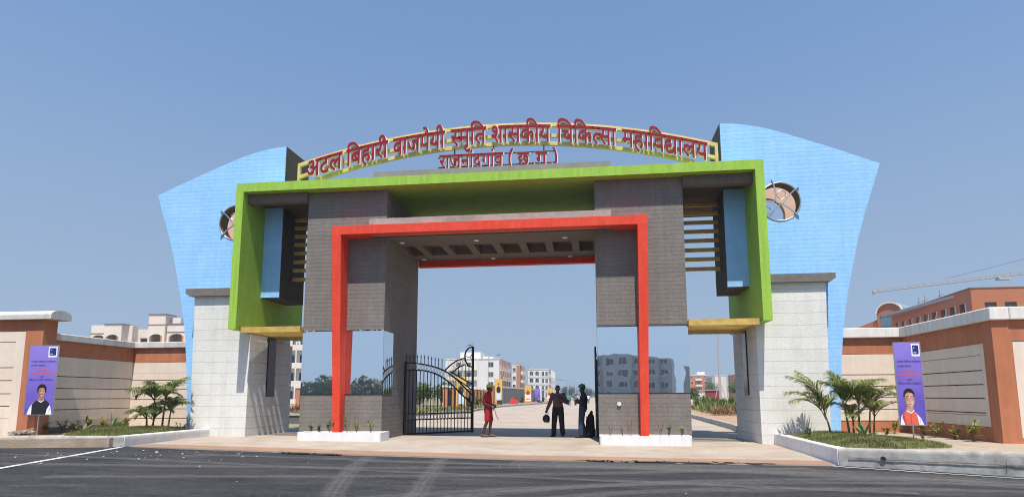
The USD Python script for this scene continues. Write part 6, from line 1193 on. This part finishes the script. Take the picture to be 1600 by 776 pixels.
# large rust coloured institute on the right
def institute():
    b = thing('institute_building', 'large rust orange building with a row of recessed windows above the right wall', 'building')
    o = (52.0, 67, -.1); H = 15.2
    T = frame_of(o, 0.0)
    holes = [sbox(u-.72, 11.75, u+.72, 13.35) for u in (2.25, 4.65, 7.05, 9.45, 11.85, 14.25)]
    holes += [sbox(u-.72, z, u+.72, z+1.6) for z in (8.2, 4.6) for u in (2.25, 4.65, 7.05, 9.45, 11.85)]
    obj('front_wall', MB().facade(sbox(0, 0, 40, H).difference(union_all(holes)), 0, .35).xf(T), 'render_rust', b)
    obj('roof', MB().box(.36, 40, .36, 26, H-.5, H-.1).xf(T), 'render_grey', b)
    for h in holes:
        x0, z0, x1, z1 = h.bounds; f = sbox(x0, z0, x1, z1); inn = f.buffer(-.08).difference(sbox((x0+x1)/2-.04, z0, (x0+x1)/2+.04, z1))
        wd = obj('window', MB().facade(f.difference(inn), .18, .28).xf(T), 'trim_brown', b); obj('pane', MB().facade(f.buffer(-.07), .22, .25).xf(T), 'far_glass', wd)
    a = math.pi/2-0.078; T2 = frame_of(o, a)      # receding side: local x away, outside is +y
    holes = [sbox(1.6+2.75*k, 11.9, 1.6+2.75*k+1.7, 13.5) for k in range(9)]
    obj('side_wall', MB().facade(sbox(0, 0, 27, H).difference(union_all(holes)), -.40, -.01).xf(T2), 'render_rust', b)
    for k, h in enumerate(holes):
        x0, z0, x1, z1 = h.bounds
        wd = obj('window_reveal', MB().box(x0-.12, x0, -.5, .12, z0-.1, z1).box(x0, x1, -.5, .12, z0-.12, z0).xf(T2), 'render_white', b)
        obj('pane', MB().box(x0, x1, -.55, -.45, z0, z1).xf(T2), 'far_glass', wd)
    obj('coping', MB().box(-.1, 27, -.45, .08, H, H+.12).xf(T2), 'trim_brown', b); obj('coping', MB().box(-.1, 40, -.08, .4, H+.002, H+.122).xf(T), 'trim_brown', b)
    for u in (9, 14, 16): 
        mb = MB(); mb.bar((u, -.2, H), (u, -.2, H+1.3), .06); mb.bar((u-1.2, -.2, H+.5), (u+.6, -.2, H+.5), .05); obj('roof_frame', mb.xf(T2), 'trim_brown', b)
institute()
def vault_hall():
    b = thing('vaulted_hall', 'hall with barrel vaulted metal roof and blue glass wall beside the rust building', 'building')
    T = frame_of((56.2, 104, -.1), -0.75); W = 4.4; z0 = 16.65
    arch = [(W/2+W/2*math.cos(a), z0+1.85*math.sin(a)) for a in np.linspace(0, math.pi, 20)]
    obj('gable_wall', MB().facade(Polygon([(0, 0), (W, 0)]+arch).difference(sbox(.5, 8, W-.3, 16.3)), 0, .4).xf(T), 'render_rust', b)
    rim = Polygon([(W/2+(W/2+.12)*math.cos(a), z0+1.98*math.sin(a)) for a in np.linspace(0, math.pi, 20)]).difference(Polygon([(W/2+(W/2-.15)*math.cos(a), z0-.01+1.74*math.sin(a)) for a in np.linspace(0, math.pi, 20)]))
    obj('arch_trim', MB().facade(rim, -.35, .2).xf(T), 'render_cream', b)
    V = []; n = 20
    for i, (x, z) in enumerate([(W/2+(W/2+.2)*math.cos(a), z0+1.93*math.sin(a)) for a in np.linspace(0, math.pi, n)]): V += [(x, .2, z), (x, 13, z)]
    obj('vault_roof', MB().add(V, [[2*i, 2*i+2, 2*i+3, 2*i+1] for i in range(n-1)]).xf(T), 'vault_metal', b, smooth=True)
    for k in range(4):
        for j in range(4): obj('glass_panel', MB().box(.52+0.9*k, 1.38+0.9*k, .15, .2, 8.05+2.05*j, 10.0+2.05*j).xf(T), 'curtain_glass', b)
    obj('low_wing', MB().facade(Polygon([(-7, 0), (0, 0), (0, 15.6), (-7, 13.2)]), .3, 8).xf(T), 'render_rust', b)
vault_hall()
# ------------------------------------------------------------------ tower crane
def crane():
    t = thing('tower_crane', 'pale tower crane whose long lattice jib crosses above the rust building', 'crane')
    A, B = np.array([71.8, 141, 26.4]), np.array([128, 134, 31.6]); d = (B-A)/np.linalg.norm(B-A); up = np.array([0, 0, 1.0]); s = np.cross(d, up)
    mb = MB(); n = 34; L = np.linalg.norm(B-A)
    for o in (s*.5, -s*.5, up*0.95): mb.bar(A+o, B+o, .11)
    for k in range(n):
        p, q_, m_ = A+d*L*k/n, A+d*L*(k+1)/n, A+d*L*(k+.5)/n
        for o in (s*.55, -s*.55): mb.bar(p+o, m_+up*0.95, .06); mb.bar(m_+up*0.95, q_+o, .06)
        mb.bar(p+s*.55, p-s*.55, .08)
    obj('jib', mb, 'crane_paint', t)
    mb = MB(); mb.bar(A-d*.2, A+d*.3, 0.9, 1.0); obj('jib_end', mb, 'crane_paint', t)
    P = A+d*28; obj('trolley', MB().box(P[0]-1.4, P[0]+1.4, P[1]-.8, P[1]+.8, P[2]-.75, P[2]-.25), 'crane_paint', t)
    C = B; mb = MB()
    for sx in (-.8, .8):
        for sy in (-.8, .8): mb.bar((C[0]+sx, C[1]+sy, 0), (C[0]+sx, C[1]+sy, C[2]+7), .2)
    for k in range(19):
        z = 2.0*k
        for sx, sy, tx, ty in ((-.8, -.8, .8, -.8), (.8, -.8, .8, .8), (.8, .8, -.8, .8), (-.8, .8, -.8, -.8)): mb.bar((C[0]+sx, C[1]+sy, z), (C[0]+tx, C[1]+ty, z+2), .1)
    obj('tower', mb, 'crane_paint', t)
    mb = MB(); mb.bar(C+up*7, A+d*16+up*1.2, .07); mb.bar(C+up*7, A+d*40+up*1.2, .07); obj('pendant_line', mb, 'dark_steel', t)
    D2 = B+d*14; mb = MB(); mb.bar(B+s*.5, D2+s*.5, .2); mb.bar(B-s*.5, D2-s*.5, .2); mb.bar(C+up*7, D2, .1); obj('counter_jib', mb, 'crane_paint', t); obj('counterweight', MB().box(D2[0]-2, D2[0]+1, D2[1]-1, D2[1]+1, D2[2]-2.6, D2[2]), 'kerb_concrete', t)
    obj('cab', MB().box(C[0]-2.4, C[0]-.9, C[1]-.9, C[1]+.9, C[2]-2.4, C[2]-.3), 'curtain_glass', t)
crane()
# ------------------------------------------------------------------ along the campus road
def fence():
    t = thing('pillar_fence', 'fence of orange pillars with white caps and dark railings beyond the iron gate', 'fence')
    P = np.array([-10.6, 38.0]); Q = np.array([-12.2, 67.5]); n = 9
    pts = [np.array([-26.0, 40.0]), np.array([-22.0, 39.5]), np.array([-18, 39]), np.array([-14.3, 38.5])] + [P+(Q-P)*k/n for k in range(n+1)]
    for i, p in enumerate(pts):
        pl = obj('pillar', bx(p[0]-.21, p[0]+.21, p[1]-.21, p[1]+.21, 0, 2.25), 'render_orange', t); obj('pillar_cap', bx(p[0]-.28, p[0]+.28, p[1]-.28, p[1]+.28, 2.25, 2.42), 'render_white', pl)
        if i:
            a, b = pts[i-1], p; d = (b-a)/np.linalg.norm(b-a); mb = MB(); L = np.linalg.norm(b-a)
            for z in (.5, 1.9): mb.bar((*(a+d*.22), z), (*(b-d*.22), z), .05)
            for k in range(1, int(L/.16)): q_ = a+d*.16*k; mb.bar((*q_, .45), (*q_, 2.05), .03)
            obj('railing', mb, 'gate_black', t)
            mb = MB(); mb.bar((*(a+d*.22), .2), (*(b-d*.22), .2), .2, .45); obj('plinth', mb, 'brick_grey', t)
fence()
def brick_wall():
    t = thing('boundary_wall', 'grey brick wall with white coping and orange end pillar along the campus road', 'wall')
    A, B = np.array([-11.6, 69.0]), np.array([-9.2, 130.0]); d = (B-A)/np.linalg.norm(B-A); L = np.linalg.norm(B-A); ang = math.atan2(d[1], d[0]); T = frame_of((A[0], A[1], -.1), ang)
    obj('end_pillar', MB().box(-.5, .5, -.5, .5, 0, 3.0).xf(T), 'render_orange', t)
    n = 12
    for k in range(n):
        u0, u1 = .5+k*L/n, .5+(k+1)*L/n
        obj('brick_panel', MB().box(u0+.25, u1, -.15, .15, 0, 2.75).xf(T), 'brick_grey', t); obj('pier', MB().box(u0-.02, u0+.25, -.2, .2, 0, 2.75).xf(T), 'render_grey', t)
        for j in range(4): obj('ledge', MB().box(u0+.25, u1, -.18, .18, .6*j+.3, .6*j+.36).xf(T), 'render_grey', t)
    obj('coping', MB().box(-.6, L+1, -.45, .45, 2.76, 3.02).xf(T), 'coping_white', t)
brick_wall()
def banner(label, x, y, w, h, rz, kind):
    t = thing('roadside_banner', label, 'banner', (x, y, 0), rz)
    obj('panel', bx(-w/2, w/2, -.01, .01, .1, .1+h), {'y': 'print_yellow', 'p': 'print_purple', 'w': 'print_yellow'}[kind], t)
    for u in (-w/2, w/2): obj('pole', MB().cyl((u, .04, -.15), .025, h+.4, 6), 'dark_steel', t)
    P = lambda nm, poly, mt, l: obj(nm, MB().facade(poly, -.012-.004*l, -.009-.004*l), mt, t)
    P('lower_print', sbox(-w/2, .1, w/2, .1+h*.14), 'print_orange', 1)
    if kind == 'y':
        P('body_print', ell(0, h*.38, w*.30, h*.24), 'print_sky', 1); P('figure_coat', ell(0, h*.62, w*.27, h*.13), 'print_vest_black', 2); P('figure_head', ell(0, h*.80, w*.12, h*.06), 'print_skin', 2); P('figure_hair', ell(0, h*.845, w*.13, h*.035), 'print_crimson', 3); P('figure_feet', sbox(-w*.18, h*.15, w*.18, h*.2), 'print_hair', 2)
    elif kind == 'w':
        P('body_print', sbox(-w*.42, h*.18, w*.42, h*.55), 'print_white', 1); P('figure_shirt', ell(0, h*.63, w*.3, h*.11), 'print_crimson', 2); P('figure_head', ell(0, h*.79, w*.13, h*.06), 'print_skin', 2); P('text_block', sbox(-w*.3, h*.26, w*.3, h*.33), 'print_orange', 2)
    else:
        P('figure_coat', ell(.1, h*.2, w*.3, h*.10), 'print_navy', 2); P('figure_head', ell(.1, h*.33, w*.13, h*.055), 'print_skin', 3); P('side_print', sbox(w*.34, .1, w/2, .1+h), 'print_white', 1)
banner('tall yellow banner with a standing figure, seen through the iron gate bars', -9.9, 41.5, 1.0, 3.2, 5, 'y')
banner('tall yellow banner with a black coated figure, just right of the man in red', -10.3, 68, 1.05, 3.7, 5, 'y')
banner('yellow and white banner with a crimson figure, nearer of two along the brick wall', -8.3, 88, 1.15, 3.1, 0, 'w')
banner('purple banner between two yellow banners along the brick wall', -6.9, 92, 1.2, 2.6, 0, 'p')
banner('yellow and white banner with a crimson figure, farther one along the brick wall', -5.6, 102, 1.0, 2.8, 0, 'w')
bb = thing('notice_board', 'low red board on the verge behind the man in red', 'board', (-8.9, 74, 0), 8)
obj('panel', bx(-.55, .35, -.03, .03, .15, 1.05), 'barrier_red', bb); obj('panel', bx(.05, .62, -.09, -.04, .1, .85), 'barrier_red', bb)
for u in (-.5, .3, .6): obj('leg', bx(u-.03, u+.03, -.02, .04, -.1, .3), 'dark_steel', bb)
bn = thing('litter_bin', 'small dark blue bin at the foot of the brick wall end pillar', 'bin', (-10.0, 67, 0)); obj('body', MB().cyl((0, 0, 0), .32, .8, 12, .36), 'cloth_denim', bn); obj('rim', MB().cyl((0, 0, .8), .38, .06, 12), 'dark_steel', bn)
bar = thing('barrier', 'low pink red barrier at the right side of the campus road', 'barrier', (5.0, 95, 0)); obj('board', bx(-1.4, 1.4, -.05, .05, .5, 1.1), 'barrier_red', bar); obj('leg', bx(-1.2, -1.1, -.3, .3, 0, .5), 'barrier_red', bar); obj('leg', bx(1.1, 1.2, -.3, .3, 0, .5), 'barrier_red', bar)
def street_lamp(label, x, y, h, arm, rise=.25, lamp=True):
    t = thing('street_lamp', label, 'street lamp', (x, y, -.1))
    obj('pole', MB().tube([(0, 0, 0), (0, 0, h)], [.11, .06], 8), 'pole_grey', t)
    mb = MB(); mb.bar((0, 0, h-.1), (arm, 0, h-.1+rise*abs(arm)), .09); obj('arm', mb, 'pole_grey', t)
    if lamp: e = 1 if arm > 0 else -1; mb = MB(); mb.bar((arm-.1*e, 0, h-.1+rise*abs(arm)), (arm+.75*e, 0, h-.05+rise*(abs(arm)+.75)), .22, .12); obj('lamp_head', mb, 'dark_steel', t)
street_lamp('street lamp with bent arm, left of the white block beyond the iron gate', -18.1, 76, 9.1, 1.75, .18)
street_lamp('street lamp whose head shows above the middle of the white blocks', -19.4, 112, 9.9, 1.9, .18)
def lattice_pole():
    t = thing('lamp_mast', 'tall grey lamp mast standing in the right side passage view', 'street lamp', (26.9, 104, -.1))
    obj('pole', MB().tube([(0, 0, 0), (0, 0, 16)], [.28, .13], 8), 'pole_grey', t)
    mb = MB(); mb.bar((0, 0, 6.9), (1.0, 0, 6.9), .1); mb.box(.7, 1.5, -.2, .2, 6.8, 6.98); obj('lamp_arm', mb, 'pole_grey', t)
    mb = MB()
    for s in (-1, 1): mb.bar((s*1.2, 0, 0), (0, 0, 4.6), .12)
    obj('stay', mb, 'pole_grey', t)
lattice_pole()
pp = thing('signal_post', 'thin rusty post with a slanted top in the left side passage', 'post', (-24.5, 28, 0)); obj('pole', MB().cyl((0, 0, -.1), .07, 2.4, 8), 'trim_brown', pp); mb = MB(); mb.bar((-.05, 0, 2.2), (.55, 0, 3.0), .12); obj('arm', mb, 'trim_brown', pp)
sd_ = thing('shed', 'low shed, dark red and white walls, behind the hedge in the right passage', 'shed', (26.2, 130, 0)); obj('wall', bx(-1.0, 6.0, 0, 4, 0, 2.6), 'render_white', sd_); obj('red_wall', bx(2.3, 6.02, -.05, 4.1, 0, 2.5), 'shed_red', sd_); obj('roof', bx(-1.2, 6.2, -.3, 4.3, 2.6, 2.75), 'render_grey', sd_)
tm2 = thing('concrete_trough', 'dark concrete trough on the ground in the left side passage', 'trough', (-11.7, 11.0, -.02)); obj('body', bx(-.9, .9, -.5, .5, 0, .5), 'base_grey', tm2); obj('rim', bx(-.95, .95, -.55, .55, .5, .58), 'kerb_concrete', tm2)
# utility poles and wires in the far distance
for i, (x, y) in enumerate([(-3.5, 190), (-4.6, 160), (-2.0, 235)]):
    t = thing('utility_pole', ['middle of three distant utility poles at the end of the road', 'nearest of three distant utility poles at the end of the road', 'farthest of three distant utility poles at the end of the road'][i], 'utility pole', (x, y, -.1)); obj('pole', MB().cyl((0, 0, 0), .12, 6.5, 6), 'pole_grey', t); obj('cross_arm', bx(-.8, .8, -.06, .06, 5.9, 6.05), 'pole_grey', t)
wr = thing('overhead_wire', 'thin overhead wires sagging between the distant utility poles', 'wires'); mb = MB()
for (a, b) in (((-14, 120, 9), (-4.6, 160, 5.9)), ((-4.6, 160, 5.9), (-3.5, 190, 5.9)), ((-3.5, 190, 5.9), (-2, 235, 5.9)), ((-2, 235, 5.9), (2, 330, 6))):
    for o in (-.6, .6):
        s_ = np.linspace(0, 1, 9)[:, None]; P = np.array(a)+(np.array(b)-np.array(a))*s_+[o, 0, 0]; P[:, 2] -= (1.2*4*s_*(1-s_))[:, 0]; mb.tube(P, .02, 4)
obj('line', mb, 'dark_steel', wr)
# ------------------------------------------------------------------ trees, bushes, meadow
def leaf_cloud(centers, radii, n, r, size):
    c = np.repeat(np.arange(len(centers)), n); dirs = r.normal(size=(len(c), 3)); dirs /= np.linalg.norm(dirs, axis=1, keepdims=True)
    p = np.array(centers)[c]+dirs*(np.array(radii)[c]*r.uniform(.45, 1.05, len(c))**.6)[:, None]; a = r.normal(size=(len(c), 3)); a /= np.linalg.norm(a, axis=1, keepdims=True); b = np.cross(a, dirs); b /= np.maximum(np.linalg.norm(b, axis=1, keepdims=True), 1e-6)
    s = size*r.uniform(.6, 1.4, len(c))[:, None]; V = np.stack([p-a*s*.5, p+b*s*.35, p+a*s*.5, p-b*s*.35], 1).reshape(-1, 3); i = np.arange(len(c))*4
    return V, np.vstack([np.c_[i, i+1, i+2], np.c_[i, i+2, i+3]])
def tree_proto(label, loc, h, w, r, mat='tree_leaf', group=None, name='tree', dens=130, leaf=.45, cat='tree'):
    t = thing(name, label, cat, loc, 0, group); tr = MB(); top = h*.55
    tr.tube([(0, 0, -.2), (.05*h*.2, 0, top*.5), (0, .04*h, top)], [.035*h, .026*h, .016*h], 7); C, R = [], []
    for k in range(9):
        a = r.uniform(0, 6.28); rr = r.uniform(.2, .75)*w/2; z = h*r.uniform(.42, .86); p = np.array([rr*math.cos(a), rr*math.sin(a), z]); tr.tube([(0, 0, top*r.uniform(.5, .95)), p*[.5, .5, .85], p], [.012*h, .008*h, .004*h], 5); C.append(p); R.append(w*r.uniform(.17, .28))
    C.append(np.array([0, 0, h*.8])); R.append(w*.26)
    obj('trunk', tr, 'bark', t, smooth=True); V, F = leaf_cloud(C, R, dens, r, leaf); obj('crown', MB().add(V, F), mat, t)
    return t
r = np.random.default_rng(33)
# at the far end of the road
for k, (x, y, h, w, lab) in enumerate([(-21, 330, 4.6, 9, 'leftmost distant tree at the end of the campus road'), (-12, 350, 5.6, 12, 'tallest distant tree at the end of the campus road'), (-2, 370, 4.8, 11, 'third distant tree from the left at the end of the road'), (8, 360, 4.6, 12, 'fourth distant tree from the left at the end of the road'), (18, 380, 4.4, 13, 'distant tree just left of the right booth')]):
    tree_proto(lab, (x, y, -.1), h, w, r, group='distant trees at the end of the road', dens=110, leaf=.7)
for k, (x, y, h, w, lab) in enumerate([(-27, 62, 3.2, 4.5, 'bushy tree behind the pillar fence at the gate hinge'), (-23, 66, 2.8, 4.2, 'low round tree behind the pillar fence, left of the yellow banner'), (-19.5, 60, 3.0, 4.0, 'tree behind the pillar fence in the middle of the iron gate'), (-15.5, 57, 2.9, 3.6, 'tree behind the pillar fence beside the first yellow banner')]):
    tree_proto(lab, (x, y, -.1), h, w, r, mat='shrub_leaf', dens=110, leaf=.30)
for k, (x, y, h, w, lab) in enumerate([(44, 205, 6, 6, 'bushy tree before the orange flats in the right passage'), (19.5, 92, 2.8, 3, 'small roadside tree left in the right passage'), (31.5, 110, 5.0, 4.5, 'slim tree right of the lamp mast in the right passage'), (37.0, 120, 3.6, 4.5, 'round tree at the right edge of the right passage')]):
    tree_proto(lab, (x, y, -.1), h, w, r, mat='shrub_leaf', dens=110, leaf=.32)
def meadow(name, poly, n, h, mat, label, r, z0=0.0, w=.05, kind='stuff', cat='plants'):
    minx, miny, maxx, maxy = poly.bounds; V = []
    while len(V) < n*3:
        x, y = r.uniform(minx, maxx), r.uniform(miny, maxy)
        if not poly.contains(Point(x, y)): continue
        hh = h*(.35+.95*float(meshkit.noise(np.array([x*.8, y*.8, 2]))))*r.uniform(.5, 1.1); a = r.uniform(0, 6.28); d = np.array([math.cos(a), math.sin(a), 0])*hh*.35; s = np.array([-math.sin(a), math.cos(a), 0])*w*r.uniform(.6, 1.4); b = np.array([x, y, z0])+np.r_[r.normal(size=2)*.03, r.uniform(0, .5)*hh]; V += [b-s, b+s, b+d+[0, 0, hh*.6]]
    obj(name, MB().add(V, np.arange(len(V)).reshape(-1, 3)), mat, label=label, cat=cat, kind=kind)
meadow('grass', Polygon([(11.3, 26), (11.9, 40), (30, 40), (26, 26)]), 9000, .75, 'meadow_leaf', 'tall yellow green weeds beyond the dirt verge in the right passage', r, .1)
meadow('weeds', Polygon([(11.0, 23.6), (11.3, 26.5), (26, 26.5), (24, 23.6)]), 3500, .62, 'dry_leaf', 'reddish dry weeds at the front edge of the meadow in the right passage', r, .12)
meadow('hedge', Polygon([(14, 52), (16, 62), (50, 62), (44, 52)]), 12000, 1.3, 'shrub_leaf', 'green hedge row behind the meadow in the right passage', r, .0, .12, cat='hedge')
meadow('grass', Polygon([(-8.9, 14), (-8.7, 22), (-7.6, 33), (-8.1, 40), (-9.6, 66), (-12, 66), (-10.2, 38), (-24, 38), (-24, 14)]), 12000, .45, 'meadow_leaf', 'weedy grass on the verge behind the iron gate leaf', r, .1)
meadow('weeds', Polygon([(-22, 22), (-22, 27), (-12, 27), (-12, 22)]), 4500, .75, 'red_leaf', 'reddish low plants in the left side passage', r, .1, .05)
for k, (x, y, s_) in enumerate([(-9.7, 44.5, 1.3), (-9.9, 50, 1.5), (-10.4, 57, 1.6), (-9.2, 79, 1.3), (-8.9, 84, 1.4), (-7.9, 97, 1.3), (-13.6, 36.8, 1.2), (-16.5, 37.2, 1.3), (-7.5, 108, 1.3)]):
    lab = ['leafy bush against the fence just right of the iron gate leaf', 'leafy bush at the fence behind the man in red', 'bush at the far end of the pillar fence', 'bush before the brick wall left of the first banner', 'bush before the brick wall next to the first banner', 'bush between the purple banner and the last banner', 'bush behind the middle bars of the iron gate leaf', 'bush behind the left bars of the iron gate leaf', 'farthest bush before the brick wall'][k]
    sprig(lab, (x, y, .02), s_, 190, r, 'shrub_leaf', 'bushes along the campus road', 'bush', .13, .30, .55, 'bush')
# ------------------------------------------------------------------ across the road, behind the photographer: seen mirrored in the booth glass
for k, (x, h, w) in enumerate([(-60, 13, 18), (-43, 17, 20), (-27, 11, 16), (-14, 10, 15), (-2, 9, 14)]):
    tree_proto(['tree across the road mirrored farthest left in the left booth glass', 'large dark tree across the road mirrored in the left booth glass', 'low dark tree across the road mirrored beside the red leg', 'rounded dark tree across the road mirrored right of the red leg', 'small dark tree across the road mirrored near the booth corner'][k], (x-14, -150+6*math.sin(k*2.1), -.1), h*(.42 if k == 0 else .22), w*.7, r, dens=150, leaf=1.1)
def mirrored(label, o, W, H, bays, floors, mat, curve=0.0):
    b = thing('hospital_building', label, 'building')
    n = bays
    for k in range(n):
        a0 = curve*(k-n/2)/n; u = W*(k/n-.5); T = frame_of((o[0]+u, o[1]-abs(a0)*9, -.1), math.pi+a0*0.6); w = W/n
        obj('bay_wall', MB().box(-w*.55, w*.55, 0, 8, 0, H*(1-.10*abs(k-n/2)/n)).xf(T), mat, b)
        for i in range(floors): win(b, T, 0, .6+i*(H/floors), w*.62, H/floors*.55, fmat='render_white')
    return b
mirrored('curved grey hospital block across the road, mirrored in the right booth glass', (9, -152), 34, 12.5, 9, 4, 'render_grey', 1.0)
mirrored('dark grey hall across the road, mirrored at the outer edge of the right booth glass', (38, -135), 20, 9.5, 6, 3, 'brick_grey', .2)
# ------------------------------------------------------------------ air
hz_ = usdkit.material(stage, '/World/Looks/haze_air', {'v': ('principled_volume', {'color': (0.80, 0.88, 1.0), 'density': HAZE_DENSITY, 'anisotropy': 0.3})}, [], volume='v.volume')
M['haze_air'] = hz_
obj('haze', bx(-260, 260, -220, 460, -1.2, 36.0), 'haze_air', label='thin pale summer haze over the whole place', cat='haze', kind='stuff')
